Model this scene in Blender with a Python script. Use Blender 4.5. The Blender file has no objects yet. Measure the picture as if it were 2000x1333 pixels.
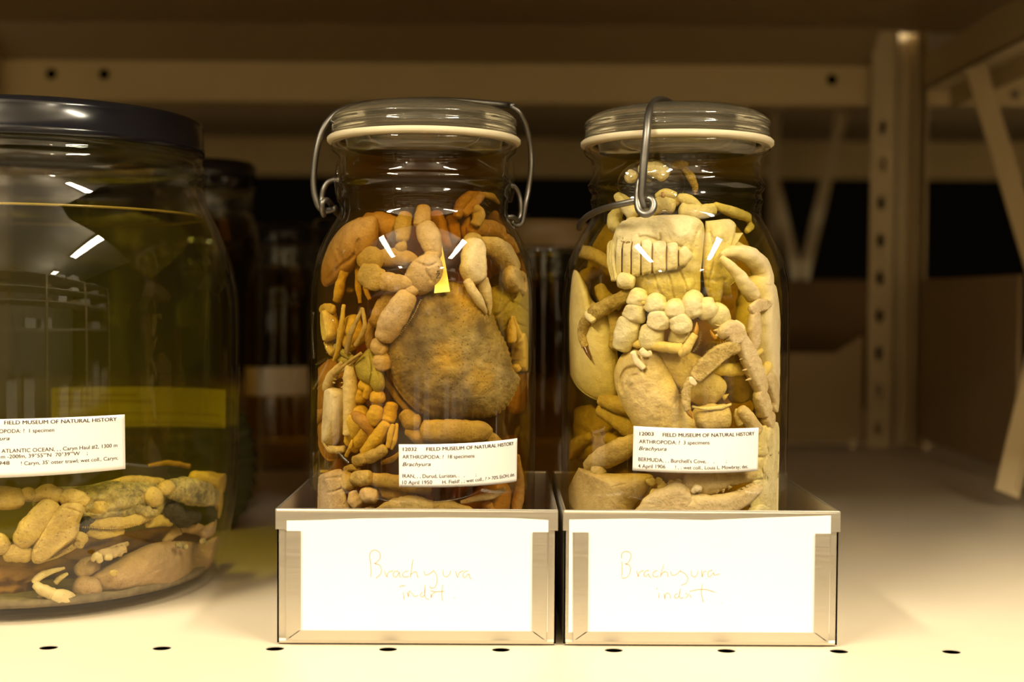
import bpy, bmesh, math, random
from mathutils import Vector, Matrix, noise
random.seed(7)
S = bpy.context.scene
COL = S.collection

# ------------------------------------------------------------------ camera
F_PX, W_PX, H_PX = 2450.0, 2000.0, 1333.0
CAM = Vector((0.0, -0.563, 0.157))
PITCH = math.atan(76.0 / F_PX); YAW = 15.0 / F_PX; ROLL = math.radians(0.36)
MC = Matrix.Rotation(-YAW, 3, 'Z') @ Matrix.Rotation(math.pi/2 - PITCH, 3, 'X') @ Matrix.Rotation(ROLL, 3, 'Z')
cd = bpy.data.cameras.new('camera'); cam = bpy.data.objects.new('camera', cd); COL.objects.link(cam)
cam.matrix_world = Matrix.Translation(CAM) @ MC.to_4x4()
cd.sensor_width = 36.0; cd.lens = F_PX / W_PX * 36.0
cd.clip_start = 0.01; cd.clip_end = 50
cd.dof.use_dof = True; cd.dof.focus_distance = 0.606; cd.dof.aperture_fstop = 5.4
S.camera = cam

# ------------------------------------------------------------------ world, light, exposure
S.view_settings.view_transform = 'Standard'; S.view_settings.look = 'None'
S.view_settings.gamma = 1.0; S.view_settings.use_curve_mapping = False
S.view_settings.exposure = 0.0
S.cycles.transparent_max_bounces = 96
S.cycles.max_bounces = 14
S.cycles.transmission_bounces = 12
S.cycles.glossy_bounces = 6
S.cycles.diffuse_bounces = 4
S.cycles.sample_clamp_indirect = 4.0
S.cycles.caustics_refractive = False
S.cycles.use_denoising = True
w = bpy.data.worlds.new('world'); S.world = w; w.use_nodes = True
w.node_tree.nodes['Background'].inputs[0].default_value = (1.0, 0.62, 0.24, 1)
w.node_tree.nodes['Background'].inputs[1].default_value = 0.02
LAMP = (1.0, 0.885, 0.65)
def area(x, y, z, sx, sy, e, rz=0):
    l = bpy.data.lights.new('tube_and_fill_light', 'AREA'); l.shape = 'RECTANGLE'; l.size = sx; l.size_y = sy
    l.color = LAMP; l.energy = e
    o = bpy.data.objects.new('tube_and_fill_light', l); COL.objects.link(o); o.location = (x, y, z)
    o.rotation_euler = (0, 0, rz)
    return o
LAMPS = [(-1.0, -0.95), (1.0, -0.95), (-1.0, -2.9), (1.0, -2.9)]
for lx, ly in LAMPS:
    area(lx, ly, 1.42, 0.15, 1.15, 72.0 if ly > -2 else 30.0)
    area(lx, ly, 1.475, 0.15, 1.15, 27.0 if ly > -2 else 24.0).rotation_euler = (math.pi, 0, 0)  # added upward lights, unseen, to brighten the ceiling and soften the fill

# ------------------------------------------------------------------ projection helpers
def ray(px, py):
    return MC @ Vector(((px - W_PX/2)/F_PX, -(py - H_PX/2)/F_PX, -1.0))
def P(px, py, y):
    """point at world depth y seen at photo pixel (px, py)"""
    d = ray(px, py); t = (y - CAM.y) / d.y
    return CAM + d * t
def mpp(y): return (y - CAM.y) / F_PX

# ------------------------------------------------------------------ object helpers
def mesh_obj(name, verts, faces, mat=None, parent=None, smooth=True, loc=None):
    me = bpy.data.meshes.new(name)
    me.from_pydata([tuple(v) for v in verts], [], faces)
    bm = bmesh.new(); bm.from_mesh(me)
    bmesh.ops.recalc_face_normals(bm, faces=bm.faces); bm.to_mesh(me); bm.free()
    if smooth: me.polygons.foreach_set('use_smooth', [True]*len(me.polygons))
    if mat: me.materials.append(mat)
    o = bpy.data.objects.new(name, me); COL.objects.link(o)
    if parent:
        o.parent = parent
        if parent.type == 'EMPTY' or True:
            p = parent; T = Matrix.Identity(4)
            while p: T = p.matrix_basis @ T; p = p.parent
            Ti = T.inverted()
            for v in me.vertices: v.co = Ti @ v.co
    return o
def empty(name, loc, label=None, cat=None, group=None):
    o = bpy.data.objects.new(name, None); COL.objects.link(o); o.location = loc
    o.empty_display_size = 0.02
    tag(o, label, cat, group)
    return o
def tag(o, label=None, cat=None, group=None, kind=None):
    if label: o['label'] = label
    if cat: o['category'] = cat
    if group: o['group'] = group
    if kind: o['kind'] = kind
    return o
class MB:
    def __init__(s): s.v = []; s.f = []
    def add(s, v, f):
        n = len(s.v); s.v += [Vector(a) for a in v]; s.f += [tuple(i+n for i in q) for q in f]
    def box(s, x0, x1, y0, y1, z0, z1, b=0.0):
        v = [(x, y, z) for x in (x0, x1) for y in (y0, y1) for z in (z0, z1)]
        f = [(0,1,3,2),(4,6,7,5),(0,4,5,1),(2,3,7,6),(0,2,6,4),(1,5,7,3)]
        s.add(v, f)
    def bar(s, a, b, w, t, side=Vector((0,1,0))):
        a = Vector(a); b = Vector(b); d = (b-a).normalized()
        u = d.cross(side).normalized(); k = u.cross(d).normalized()
        v = [p + u*w*i/2 + k*t*j/2 for p in (a, b) for i in (-1,1) for j in (-1,1)]
        s.add(v, [(0,1,3,2),(4,6,7,5),(0,4,5,1),(2,3,7,6),(0,2,6,4),(1,5,7,3)])
    def tube(s, pts, r, n=12, closed=False):
        pts = [Vector(p) for p in pts]; m = len(pts); rr = r if isinstance(r, (list, tuple)) else [r]*m
        up = None; v = []
        for i, p in enumerate(pts):
            a = pts[max(i-1, 0)]; b = pts[min(i+1, m-1)]; t = (b-a).normalized()
            if up is None:
                up = t.orthogonal().normalized()
            up = (up - t*up.dot(t)).normalized(); q = t.cross(up)
            for k in range(n):
                c = 2*math.pi*k/n; v.append(p + (up*math.cos(c) + q*math.sin(c))*rr[i])
        f = [(i*n+k, i*n+(k+1) % n, (i+1)*n+(k+1) % n, (i+1)*n+k) for i in range(m-1) for k in range(n)]
        f += [tuple(range(n)), tuple((m-1)*n+k for k in range(n))]
        s.add(v, f)
    def build(s, name, mat=None, parent=None, smooth=True):
        return mesh_obj(name, s.v, s.f, mat, parent, smooth)
def spline(pts, n=8):
    """Catmull-Rom through tuples of any length"""
    pts = [tuple(p) for p in pts]
    if len(pts) < 3: 
        a, b = pts; return [tuple(a[k]+(b[k]-a[k])*i/n for k in range(len(a))) for i in range(n+1)]
    e = [tuple(2*pts[0][k]-pts[1][k] for k in range(len(pts[0])))] + pts + [tuple(2*pts[-1][k]-pts[-2][k] for k in range(len(pts[0])))]
    out = []
    for i in range(1, len(e)-2):
        for j in range(n):
            t = j/n
            out.append(tuple(0.5*((2*e[i][k]) + (-e[i-1][k]+e[i+1][k])*t + (2*e[i-1][k]-5*e[i][k]+4*e[i+1][k]-e[i+2][k])*t*t
                       + (-e[i-1][k]+3*e[i][k]-3*e[i+1][k]+e[i+2][k])*t**3) for k in range(len(e[i]))))
    out.append(pts[-1]); return out
def lathe(prof, cx, cy, n=96, closed=False):
    """prof: list of (r, z)"""
    v = []; f = []
    for r, z in prof:
        r = max(r, 1e-5)
        for k in range(n):
            a = 2*math.pi*k/n; v.append((cx + r*math.cos(a), cy + r*math.sin(a), z))
    m = len(prof)
    for i in range(m-1 + (1 if closed else 0)):
        j = (i+1) % m
        for k in range(n): f.append((i*n+k, i*n+(k+1) % n, j*n+(k+1) % n, j*n+k))
    return v, f
def plate(u0, u1, v0, v1, holes, th, to3, nseg=24, outline=None):
    """flat plate with round holes; to3(u, v, w) places it"""
    bm = bmesh.new()
    def loop(p):
        vs = [bm.verts.new((a, b, 0)) for a, b in p]
        return [bm.edges.new((vs[i], vs[(i+1) % len(vs)])) for i in range(len(vs))]
    ed = loop(outline or [(u0,v0),(u1,v0),(u1,v1),(u0,v1)])
    for hu, hv, ru, rv in holes:
        ed += loop([(hu+ru*math.cos(2*math.pi*k/nseg), hv+rv*math.sin(2*math.pi*k/nseg)) for k in range(nseg)])
    bmesh.ops.triangle_fill(bm, use_beauty=True, use_dissolve=False, edges=ed)
    g = bmesh.ops.extrude_face_region(bm, geom=bm.faces[:])
    for e in g['geom']:
        if isinstance(e, bmesh.types.BMVert): e.co.z += th
    v = [to3(*x.co) for x in bm.verts]
    bm.verts.index_update(); f = [tuple(q.index for q in x.verts) for x in bm.faces]
    bm.free(); return v, f

# ------------------------------------------------------------------ materials
def mat(name):
    m = bpy.data.materials.new(name); m.use_nodes = True; nt = m.node_tree
    return m, nt, nt.nodes['Principled BSDF']
def node(nt, t, **k):
    n = nt.nodes.new(t)
    for a, b in k.items():
        if a.startswith('i_'): n.inputs[a[2:].replace('_', ' ')].default_value = b
        else: setattr(n, a, b)
    return n
def ramp(nt, fac, stops):
    r = nt.nodes.new('ShaderNodeValToRGB'); el = r.color_ramp.elements
    while len(el) < len(stops): el.new(0.5)
    for e, (p, c) in zip(el, stops): e.position = p; e.color = (*c, 1)
    nt.links.new(fac, r.inputs[0]); return r.outputs[0]
def coords(nt, sc=(1,1,1)):
    tc = nt.nodes.new('ShaderNodeTexCoord'); mp = nt.nodes.new('ShaderNodeMapping')
    mp.inputs['Scale'].default_value = sc; nt.links.new(tc.outputs['Object'], mp.inputs[0]); return mp.outputs[0]
def painted(name, c, rough=0.45, dirt=0.12, spec=0.5, scale=6.0):
    m, nt, b = mat(name)
    co = coords(nt); n = node(nt, 'ShaderNodeTexNoise', i_Scale=scale, i_Detail=6.0)
    nt.links.new(co, n.inputs['Vector'])
    d = tuple(x*(1-dirt) for x in c)
    nt.links.new(ramp(nt, n.outputs[0], [(0.35, d), (0.65, c)]), b.inputs['Base Color'])
    b.inputs['Roughness'].default_value = rough; b.inputs['Specular IOR Level'].default_value = spec
    return m
def glass_thin(name, tint=(0.97, 0.97, 0.93), ior=1.47, rough=0.0, bump=0.0, bscale=60):
    m = bpy.data.materials.new(name); m.use_nodes = True; nt = m.node_tree; nt.nodes.remove(nt.nodes['Principled BSDF'])
    out = nt.nodes['Material Output']
    t = node(nt, 'ShaderNodeBsdfTransparent'); t.inputs[0].default_value = (*tint, 1)
    g = node(nt, 'ShaderNodeBsdfGlossy'); g.inputs['Roughness'].default_value = rough; g.inputs[0].default_value = (1,1,1,1)
    geo = node(nt, 'ShaderNodeNewGeometry')
    mx = node(nt, 'ShaderNodeMix'); mx.data_type = 'FLOAT'
    mx.inputs[2].default_value = ior; mx.inputs[3].default_value = 1/ior
    nt.links.new(geo.outputs['Backfacing'], mx.inputs[0])
    fr = node(nt, 'ShaderNodeFresnel'); nt.links.new(mx.outputs[0], fr.inputs['IOR'])
    ms = node(nt, 'ShaderNodeMixShader')
    nt.links.new(fr.outputs[0], ms.inputs[0]); nt.links.new(t.outputs[0], ms.inputs[1]); nt.links.new(g.outputs[0], ms.inputs[2])
    if bump:
        co = coords(nt); n = node(nt, 'ShaderNodeTexNoise', i_Scale=bscale, i_Detail=2.0); nt.links.new(co, n.inputs['Vector'])
        bp = node(nt, 'ShaderNodeBump'); bp.inputs['Strength'].default_value = bump; bp.inputs['Distance'].default_value = 0.001
        nt.links.new(n.outputs[0], bp.inputs['Height']); nt.links.new(bp.outputs[0], g.inputs['Normal']); nt.links.new(bp.outputs[0], fr.inputs['Normal'])
    nt.links.new(ms.outputs[0], out.inputs['Surface']); return m
def glass_solid(name, c=(0.95, 0.97, 0.92), ior=1.5, rough=0.0):
    m, nt, b = mat(name); b.inputs['Base Color'].default_value = (*c, 1)
    b.inputs['Transmission Weight'].default_value = 0.95; b.inputs['IOR'].default_value = ior; b.inputs['Roughness'].default_value = rough
    return m
def liquid_mat(name, sigma, haze=0.0, hc=(1, .6, .2)):
    m = bpy.data.materials.new(name); m.use_nodes = True; nt = m.node_tree; nt.nodes.remove(nt.nodes['Principled BSDF'])
    out = nt.nodes['Material Output']; t = node(nt, 'ShaderNodeBsdfTransparent')
    D = max(sigma); v = node(nt, 'ShaderNodeVolumeAbsorption'); v.inputs['Density'].default_value = D
    v.inputs['Color'].default_value = (*[1 - s/D for s in sigma], 1)
    g = node(nt, 'ShaderNodeBsdfGlossy'); g.inputs['Roughness'].default_value = 0.0
    ms = node(nt, 'ShaderNodeMixShader'); ms.inputs[0].default_value = 0.0
    nt.links.new(t.outputs[0], ms.inputs[1]); nt.links.new(g.outputs[0], ms.inputs[2])
    nt.links.new(ms.outputs[0], out.inputs['Surface']); vo_ = v.outputs[0]
    if haze:
        sc_ = node(nt, 'ShaderNodeVolumeScatter'); sc_.inputs['Density'].default_value = haze; sc_.inputs['Color'].default_value = (*hc, 1); sc_.inputs['Anisotropy'].default_value = 0.0
        ad_ = node(nt, 'ShaderNodeAddShader'); nt.links.new(v.outputs[0], ad_.inputs[0]); nt.links.new(sc_.outputs[0], ad_.inputs[1]); vo_ = ad_.outputs[0]
    nt.links.new(vo_, out.inputs['Volume'])
    return m
def steel(name, c=(0.64, 0.60, 0.52), rough=0.4, stretch=(1, 1, 60), amp=0.25):
    m, nt, b = mat(name); b.inputs['Metallic'].default_value = 1.0; b.inputs['Base Color'].default_value = (*c, 1)
    co = coords(nt, stretch); n = node(nt, 'ShaderNodeTexNoise', i_Scale=25.0, i_Detail=5.0); nt.links.new(co, n.inputs['Vector'])
    mr = node(nt, 'ShaderNodeMapRange'); mr.inputs[3].default_value = rough*(1-amp); mr.inputs[4].default_value = rough*(1+amp)
    nt.links.new(n.outputs[0], mr.inputs[0]); nt.links.new(mr.outputs[0], b.inputs['Roughness'])
    bp = node(nt, 'ShaderNodeBump'); bp.inputs['Strength'].default_value = 0.12; bp.inputs['Distance'].default_value = 0.0003
    nt.links.new(n.outputs[0], bp.inputs['Height']); nt.links.new(bp.outputs[0], b.inputs['Normal']); return m
def flesh(name, c, c2, pit=0.5, pitscale=900, mott=60, rough=0.5, bump=0.6, hot=None, sss=0.0, spots=()):
    """preserved crab shell: mottled colour, tiny dark pits, fine bump"""
    m, nt, b = mat(name); co = coords(nt)
    n = node(nt, 'ShaderNodeTexNoise', i_Scale=float(mott), i_Detail=8.0, i_Roughness=0.75); nt.links.new(co, n.inputs['Vector'])
    st = [(0.36, c2), (0.6, c)] + ([(0.74, hot)] if hot else [])
    base = ramp(nt, n.outputs[0], st)
    for (sx, sy, sz), sr, scol in spots:
        tcn = node(nt, 'ShaderNodeTexCoord'); nn = node(nt, 'ShaderNodeTexNoise', i_Scale=160.0, i_Detail=7.0, i_Roughness=0.7); nt.links.new(tcn.outputs['Object'], nn.inputs['Vector'])
        sb = node(nt, 'ShaderNodeVectorMath', operation='SUBTRACT'); nt.links.new(tcn.outputs['Object'], sb.inputs[0]); sb.inputs[1].default_value = (sx, sy, sz)
        ln = node(nt, 'ShaderNodeVectorMath', operation='LENGTH'); nt.links.new(sb.outputs[0], ln.inputs[0])
        ad = node(nt, 'ShaderNodeMath', operation='MULTIPLY_ADD'); nt.links.new(nn.outputs[0], ad.inputs[0]); ad.inputs[1].default_value = sr*1.6; nt.links.new(ln.outputs['Value'], ad.inputs[2])
        mr = node(nt, 'ShaderNodeMapRange'); nt.links.new(ad.outputs[0], mr.inputs[0]); mr.inputs[1].default_value = sr*0.9; mr.inputs[2].default_value = sr*2.3; mr.inputs[3].default_value = 0.8; mr.inputs[4].default_value = 0.0
        mc = node(nt, 'ShaderNodeMix'); mc.data_type = 'RGBA'; nt.links.new(mr.outputs[0], mc.inputs[0]); nt.links.new(base, mc.inputs[6]); mc.inputs[7].default_value = (*scol, 1); base = mc.outputs[2]
    vo = node(nt, 'ShaderNodeTexVoronoi', i_Scale=float(pitscale)); nt.links.new(co, vo.inputs['Vector'])
    pm = ramp(nt, vo.outputs['Distance'], [(0.10, (1-pit,)*3), (0.24, (1,1,1))])
    mm = node(nt, 'ShaderNodeMix'); mm.data_type = 'RGBA'; mm.blend_type = 'MULTIPLY'; mm.inputs[0].default_value = 1.0
    nt.links.new(base, mm.inputs[6]); nt.links.new(pm, mm.inputs[7]); nt.links.new(mm.outputs[2], b.inputs['Base Color'])
    n2 = node(nt, 'ShaderNodeTexNoise', i_Scale=520.0, i_Detail=8.0, i_Roughness=0.7); nt.links.new(co, n2.inputs['Vector'])
    bp = node(nt, 'ShaderNodeBump'); bp.inputs['Strength'].default_value = bump; bp.inputs['Distance'].default_value = 0.0011
    ml = node(nt, 'ShaderNodeMath', operation='MULTIPLY_ADD'); nt.links.new(pm, ml.inputs[0]); ml.inputs[1].default_value = 0.35; nt.links.new(n2.outputs[0], ml.inputs[2])
    n3 = node(nt, 'ShaderNodeTexNoise', i_Scale=130.0, i_Detail=3.0); nt.links.new(co, n3.inputs['Vector'])
    m2 = node(nt, 'ShaderNodeMath', operation='MULTIPLY_ADD'); nt.links.new(n3.outputs[0], m2.inputs[0]); m2.inputs[1].default_value = 1.6; nt.links.new(ml.outputs[0], m2.inputs[2])
    nt.links.new(m2.outputs[0], bp.inputs['Height']); nt.links.new(bp.outputs[0], b.inputs['Normal'])
    b.inputs['Roughness'].default_value = rough; b.inputs['Specular IOR Level'].default_value = 0.25
    if sss:
        b.inputs['Subsurface Weight'].default_value = sss; b.inputs['Subsurface Radius'].default_value = (0.004, 0.0025, 0.001)
    return m
def plain(name, c, rough=0.6, metal=0.0, spec=0.3):
    m, nt, b = mat(name); b.inputs['Base Color'].default_value = (*c, 1); b.inputs['Roughness'].default_value = rough
    b.inputs['Metallic'].default_value = metal; b.inputs['Specular IOR Level'].default_value = spec; return m

M = {}
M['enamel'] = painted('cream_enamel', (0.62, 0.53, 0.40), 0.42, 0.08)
M['enamel_shade'] = painted('shaded_cream_enamel', (0.25, 0.165, 0.07), 0.5, 0.08)  # cream enamel darkened: shade under the upper shelf put into the colour
M['beam'] = painted('brown_cream_enamel', (0.66, 0.51, 0.25), 0.42, 0.08)
M['void'] = plain('shade_black', (0.006, 0.005, 0.004), 1.0, 0.0, 0.0)  # near black colour stands for depths that get no light
M['enamel_post'] = painted('grey_enamel', (0.66, 0.52, 0.29), 0.5, 0.15)
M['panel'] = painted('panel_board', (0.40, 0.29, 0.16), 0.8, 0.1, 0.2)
M['concrete'] = painted('ceiling_paint', (0.80, 0.74, 0.64), 0.9, 0.05, 0.1)
M['dark'] = painted('dark_brown_board', (0.10, 0.055, 0.02), 0.9, 0.3, 0.0)
M['floor'] = painted('floor_paint', (0.28, 0.25, 0.20), 0.5, 0.15)
M['card'] = painted('card', (0.86, 0.83, 0.78), 0.8, 0.02, 0.15, 40)
M['label'] = painted('label_paper', (0.83, 0.79, 0.75), 0.75, 0.03, 0.15, 60)
M['oldpaper'] = painted('yellowed_paper', (0.62, 0.56, 0.28), 0.8, 0.05, 0.1, 60)
M['ink'] = plain('ink', (0.05, 0.035, 0.03), 0.7)
M['pencil'] = plain('faded_pencil', (0.42, 0.27, 0.20), 0.9)
M['steel'] = steel('brushed_steel')
M['wire'] = steel('bail_wire', (0.22, 0.205, 0.18), 0.45, (1,1,4), 0.3)
M['plastic'] = painted('black_plastic', (0.012, 0.012, 0.017), 0.16, 0.2, 0.55)
M['rubber'] = painted('cream_rubber', (0.72, 0.62, 0.42), 0.6, 0.08, 0.2, 60)
M['glass'] = glass_thin('jar_glass', (0.985, 0.98, 0.955), 1.47, 0.0, 0.05, 25)
M['glass_inner'] = glass_thin('wetted_glass', (1, 1, 1), 1.06)
M['glass_side'] = glass_thin('tape_film', (0.97, 0.96, 0.92), 1.35, 0.05)
M['glass_lid'] = glass_solid('lid_glass', (0.93, 0.87, 0.66), 1.5, 0.07)
M['liq_amber'] = liquid_mat('amber_spirit', (11.0, 25.0, 80.0), 3.6, (1.0, 0.62, 0.2))
M['liq_straw'] = liquid_mat('straw_spirit', (4.4, 9.4, 58.0), 1.2, (1.0, 0.8, 0.4))
M['liq_olive'] = liquid_mat('olive_spirit', (3.4, 4.0, 22.0), 0.8, (1.0, 0.85, 0.4))
M['liq_dark'] = liquid_mat('dark_spirit', (11.0, 19.0, 50.0))
# ------------------------------------------------------------------ room shell
m = MB(); m.box(-3, 3, -4.6, 4.0, 1.90, 1.96); tag(m.build('ceiling', M['concrete'], smooth=False), kind='structure')
m = MB(); m.box(-3, 3, -4.6, 4.0, -1.30, -1.24); tag(m.build('floor', M['floor'], smooth=False), kind='structure')
m = MB(); m.box(-3, 3, 3.94, 4.0, -1.24, 1.90); tag(m.build('wall_back', M['void'], smooth=False), kind='structure')  # coloured near black to stand for the unlit aisle behind
m = MB(); m.box(-3, 3, -4.6, -4.54, -1.24, 1.90); tag(m.build('wall_front', M['concrete'], smooth=False), kind='structure')
for i, (lx, ly) in enumerate(LAMPS):
    t = empty('ceiling_lamp', (lx, ly, 1.43), ('long ceiling lamp on the left of the aisle', 'long ceiling lamp on the right of the aisle',
        'far ceiling lamp on the left of the aisle', 'far ceiling lamp on the right of the aisle')[i], 'lamp', 'strip lamps above the aisle')
    m = MB(); m.box(lx-0.1, lx+0.1, ly-0.62, ly+0.62, 1.43, 1.465); m.build('housing', M['enamel'], t, False)
    for yy in (-0.5, 0.5):
        m = MB(); m.tube([(lx, ly+yy, 1.46), (lx, ly+yy, 1.9)], 0.004, 8); m.build('hanging_rod', M['wire'], t)

# ------------------------------------------------------------------ the rack in view
YB = 0.823        # rear beam plane
XR = 0.452        # end frame on the right
XL = -0.62
ZU = 0.425        # underside of the shelf above
rack = empty('shelving_rack', (0, 0.4, 0), 'cream enamelled steel rack whose perforated shelf carries the jars and trays', 'shelving rack')
pitch = (P(1858, 1275, 0).x - P(95, 1270, 0).x) / 8
x0 = P(95, 1272, 0).x; yh = 0.0
holes = [(x0 + pitch*k, yh, 0.0042, 0.0036) for k in range(-1, 10) if XL < x0+pitch*k < XR+0.1]
v, f = plate(XL, 0.62, -0.06, 0.16, holes, -0.0004, lambda a, b, c: (a, b, c-.0003))
mm = MB(); mm.add(v, f); mm.box(XL, 0.62, 0.16, YB, -0.0018, -0.0003); mm.box(XL, 0.62, -0.0615, -0.06, -0.035, -0.0003)
mm.build('shelf_deck', M['enamel'], rack, False)
m = MB(); m.box(XL, 0.62, -0.05, YB, -0.036, -0.034); m.build('hole_shade_sheet', M['void'], rack, False)  # black sheet added for the darkness seen through the deck holes
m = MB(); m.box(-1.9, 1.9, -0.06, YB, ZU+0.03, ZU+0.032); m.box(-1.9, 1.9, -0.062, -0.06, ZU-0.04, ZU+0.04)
m.build('upper_deck', M['enamel_shade'], rack, False)
# rear beam: sloping upper face and upright face with bolt holes
zb0 = P(900, 197, YB).z; zb1 = P(900, 124, YB).z; zb2 = ZU+0.029
bh = [(P(px, py, YB).x, P(900, 148+2, YB).z, 0.0062, 0.0062) for px, py in ((100,147),(203,147),(1625,176))]
v, f = plate(XL-0.2, P(1700, 200, YB).x, zb0, zb1, bh, 0.002, lambda a, b, c: (a, YB + c, b))
mm = MB(); mm.add(v, f)
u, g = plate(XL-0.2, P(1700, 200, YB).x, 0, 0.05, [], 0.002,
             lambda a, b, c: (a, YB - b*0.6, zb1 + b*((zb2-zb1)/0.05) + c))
fm = MB(); fm.add(u, g); fm.build('beam_flange', M['enamel_shade'], rack, False)
mm.box(XL-0.2, P(1700, 200, YB).x, YB, YB+0.03, zb0-0.002, zb0)
mm.build('rear_beam', M['beam'], rack, False)
m = MB(); m.box(XL-0.2, P(1700, 200, YB).x, YB+.004, YB+0.03, zb0+0.001, 0.45); m.build('beam_shade_fill', M['void'], rack, False)  # black filler added for the shade inside the hollow beam
# rear post: angle profile with punched slots
pxl, pxm, pxr = P(1692, 500, YB).x, P(1742, 500, YB).x, P(1800, 500, YB).x
ph = []
for k in range(13):
    ph.append(((pxl+pxm)/2 - 0.002, P(1716, 252 + 73*k, YB).z, 0.0045, 0.008))
ph = [h for h in ph if h[1] > 0.02]
v, f = plate(pxl, pxm, -0.0003, zb2 + 0.04, ph, 0.002, lambda a, b, c: (a, YB - 0.012 + c, b))
mm = MB(); mm.add(v, f)
mm.box(pxm-0.002, pxm, YB-0.012, YB+0.03, 0, zb2+0.04)
mm.box(pxm, pxr, YB+0.012, YB+0.014, 0, zb2+0.04); mm.box(pxr-0.002, pxr, YB-0.015, YB+0.014, 0, zb2+0.04)
mm.box(pxr-0.010, pxr-0.007, YB-0.005, YB+0.012, 0, zb2+0.04)
mm.build('post', M['enamel_post'], rack, False)
m = MB(); m.box(P(-50,500,YB).x, P(6,500,YB).x, YB-0.03, YB-0.028, -.0003, 0.45); m.box(P(4,500,YB).x, P(6,500,YB).x, YB-0.03, YB+0.02, -.0003, 0.45); m.build('post', M['enamel_post'], rack, False)
# side beam of the upper shelf at the right end frame, lit lower flange and dark web
m = MB(); m.box(XR, XR+0.03, -0.05, YB-0.02, zb0+0.012, zb0+0.014); m.box(XR, XR+0.002, -0.05, YB-0.02, zb0+0.012, zb0+0.05)
m.box(XR+0.03, XR+0.032, -0.05, YB-0.02, zb0-0.008, zb0+0.014)
m.build('side_beam', M['enamel_post'], rack, False)
# diagonal braces of the end frame
for a, b in (((1905, 130, 0.62), (2060, 640, 0.50)), ((2040, 640, 0.50), (1966, 965, 0.40))):
    m = MB(); A = P(*a); B = P(*b)
    m.bar(A, B, 0.019, 0.002, Vector((0.15, 1, 0))); 
    off = Vector((0.0085, 0.006, 0)); m.bar(A+off, B+off, 0.0025, 0.014, Vector((0.15, 1, 0)))
    m.build('brace', M['enamel_post'], rack, False)
# beam of the neighbouring bay right of the post
hx = P(1990, 185, YB).x
v, f = plate(P(1812, 200, YB).x, 0.75, zb0, zb1, [(hx, P(1990, 182, YB).z, 0.0062, 0.0062)], 0.002, lambda a, b, c: (a, YB+0.01+c, b))
m = MB(); m.add(v, f); m.build('neighbour_beam', M['beam'], rack, False)

# side panel of the end frame standing on the deck, its lower edge lifted clear
t = empty('side_panel', (0.46, 0.7, 0), 'tan board panel standing upright along the right end of the shelf', 'panel')
z1 = P(1900, 543, 0.68).z
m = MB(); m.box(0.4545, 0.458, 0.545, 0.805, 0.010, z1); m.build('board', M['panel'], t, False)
for yy in (0.56, 0.79):
    m = MB(); m.box(0.453, 0.4595, yy-0.006, yy+0.006, 0.0, 0.012); m.build('foot', M['enamel_post'], t, False)
t = empty('back_panel', (0.3, 0.8, 0), 'low tan board standing at the back of the shelf left of the post', 'panel')
zt = P(1560, 690, 0.80).z; zt2 = P(1690, 655, 0.80).z
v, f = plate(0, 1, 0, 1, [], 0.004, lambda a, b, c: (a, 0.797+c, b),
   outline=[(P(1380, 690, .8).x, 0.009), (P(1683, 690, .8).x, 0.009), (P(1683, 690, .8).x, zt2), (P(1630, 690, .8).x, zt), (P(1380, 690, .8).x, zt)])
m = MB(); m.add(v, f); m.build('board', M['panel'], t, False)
for xx in (1400, 1660):
    m = MB(); m.box(P(xx, 690, .8).x, P(xx+12, 690, .8).x, .795, .803, 0, .01); m.build('foot', M['enamel_post'], t, False)

# ------------------------------------------------------------------ rack standing back to back behind
Y2 = 1.64
r2 = empty('shelving_rack', (0, 1.3, 0), 'dim cream rack standing back to back behind the jars, seen under the beam', 'shelving rack')
m = MB(); m.box(-1.2, 1.4, Y2, Y2+0.004, P(500, 342, Y2).z, P(500, 268, Y2).z); m.build('beam', M['beam'], r2, False)
m = MB(); m.box(-1.2, 1.4, YB+0.04, Y2+0.4, 0.47, 0.474); m.build('upper_deck', M['enamel'], r2, False)
m = MB(); m.box(-1.2, 1.4, YB+0.04, Y2+0.4, -0.004, 0.0); m.build('shelf_deck', M['enamel_post'], r2, False)
for a, b in (((1645, 220), (1565, 560)), ((1505, 330), (1562, 560))):
    m = MB(); m.bar(P(*a, 1.45), P(*b, 1.45), 0.018, 0.003); m.build('brace', M['enamel_post'], r2, False)
m = MB(); m.box(P(1500,500,1.5).x, P(1520,500,1.5).x, 1.5, 1.52, 0, 0.5); m.build('post', M['enamel_post'], r2, False)
t = empty('storage_box', (0.85, 1.5, 0), 'dark flat box far back on the rack behind', 'box')
m = MB(); m.box(P(1480,600,1.3).x, P(1700,600,1.3).x, 1.3, 1.44, 0.001, P(1600,548,1.3).z); m.build('carton', M['dark'], t, False)

# ------------------------------------------------------------------ rack across the aisle, mirrored in the glass
r3 = empty('shelving_rack', (0, -2.2, -1.24), 'cream steel rack across the aisle, mirrored in the jars', 'shelving rack')
for k in range(8):
    z = -1.1 + k*0.31
    m = MB(); m.box(-2.6, 2.6, -2.5, -1.9, z, z+0.03); m.build('shelf_deck', M['enamel'], r3, False)
for k in range(6):
    x = -2.6 + k*1.04
    m = MB(); m.box(x, x+0.04, -1.92, -1.88, -1.24, 1.1); m.build('post', M['enamel_post'], r3, False)
random.seed(3)
cart = None
for k in range(2, 8):
    z = -1.1 + k*0.31 + 0.0305
    for q in range(14):
        if random.random() < 0.35: continue
        x = -2.5 + q*0.37 + random.random()*0.05
        sx, sz = 0.2, random.choice((0.07, 0.10, 0.14))
        m = MB(); m.box(x, x+sx, -2.3, -1.95, z, z+sz)
        o = m.build('carton', M['card'] if random.random() < .6 else M['panel'], None, False)
        tag(o, 'pale carton on the rack across the aisle, mirrored in the jars', 'box', 'cartons across the aisle')
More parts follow.
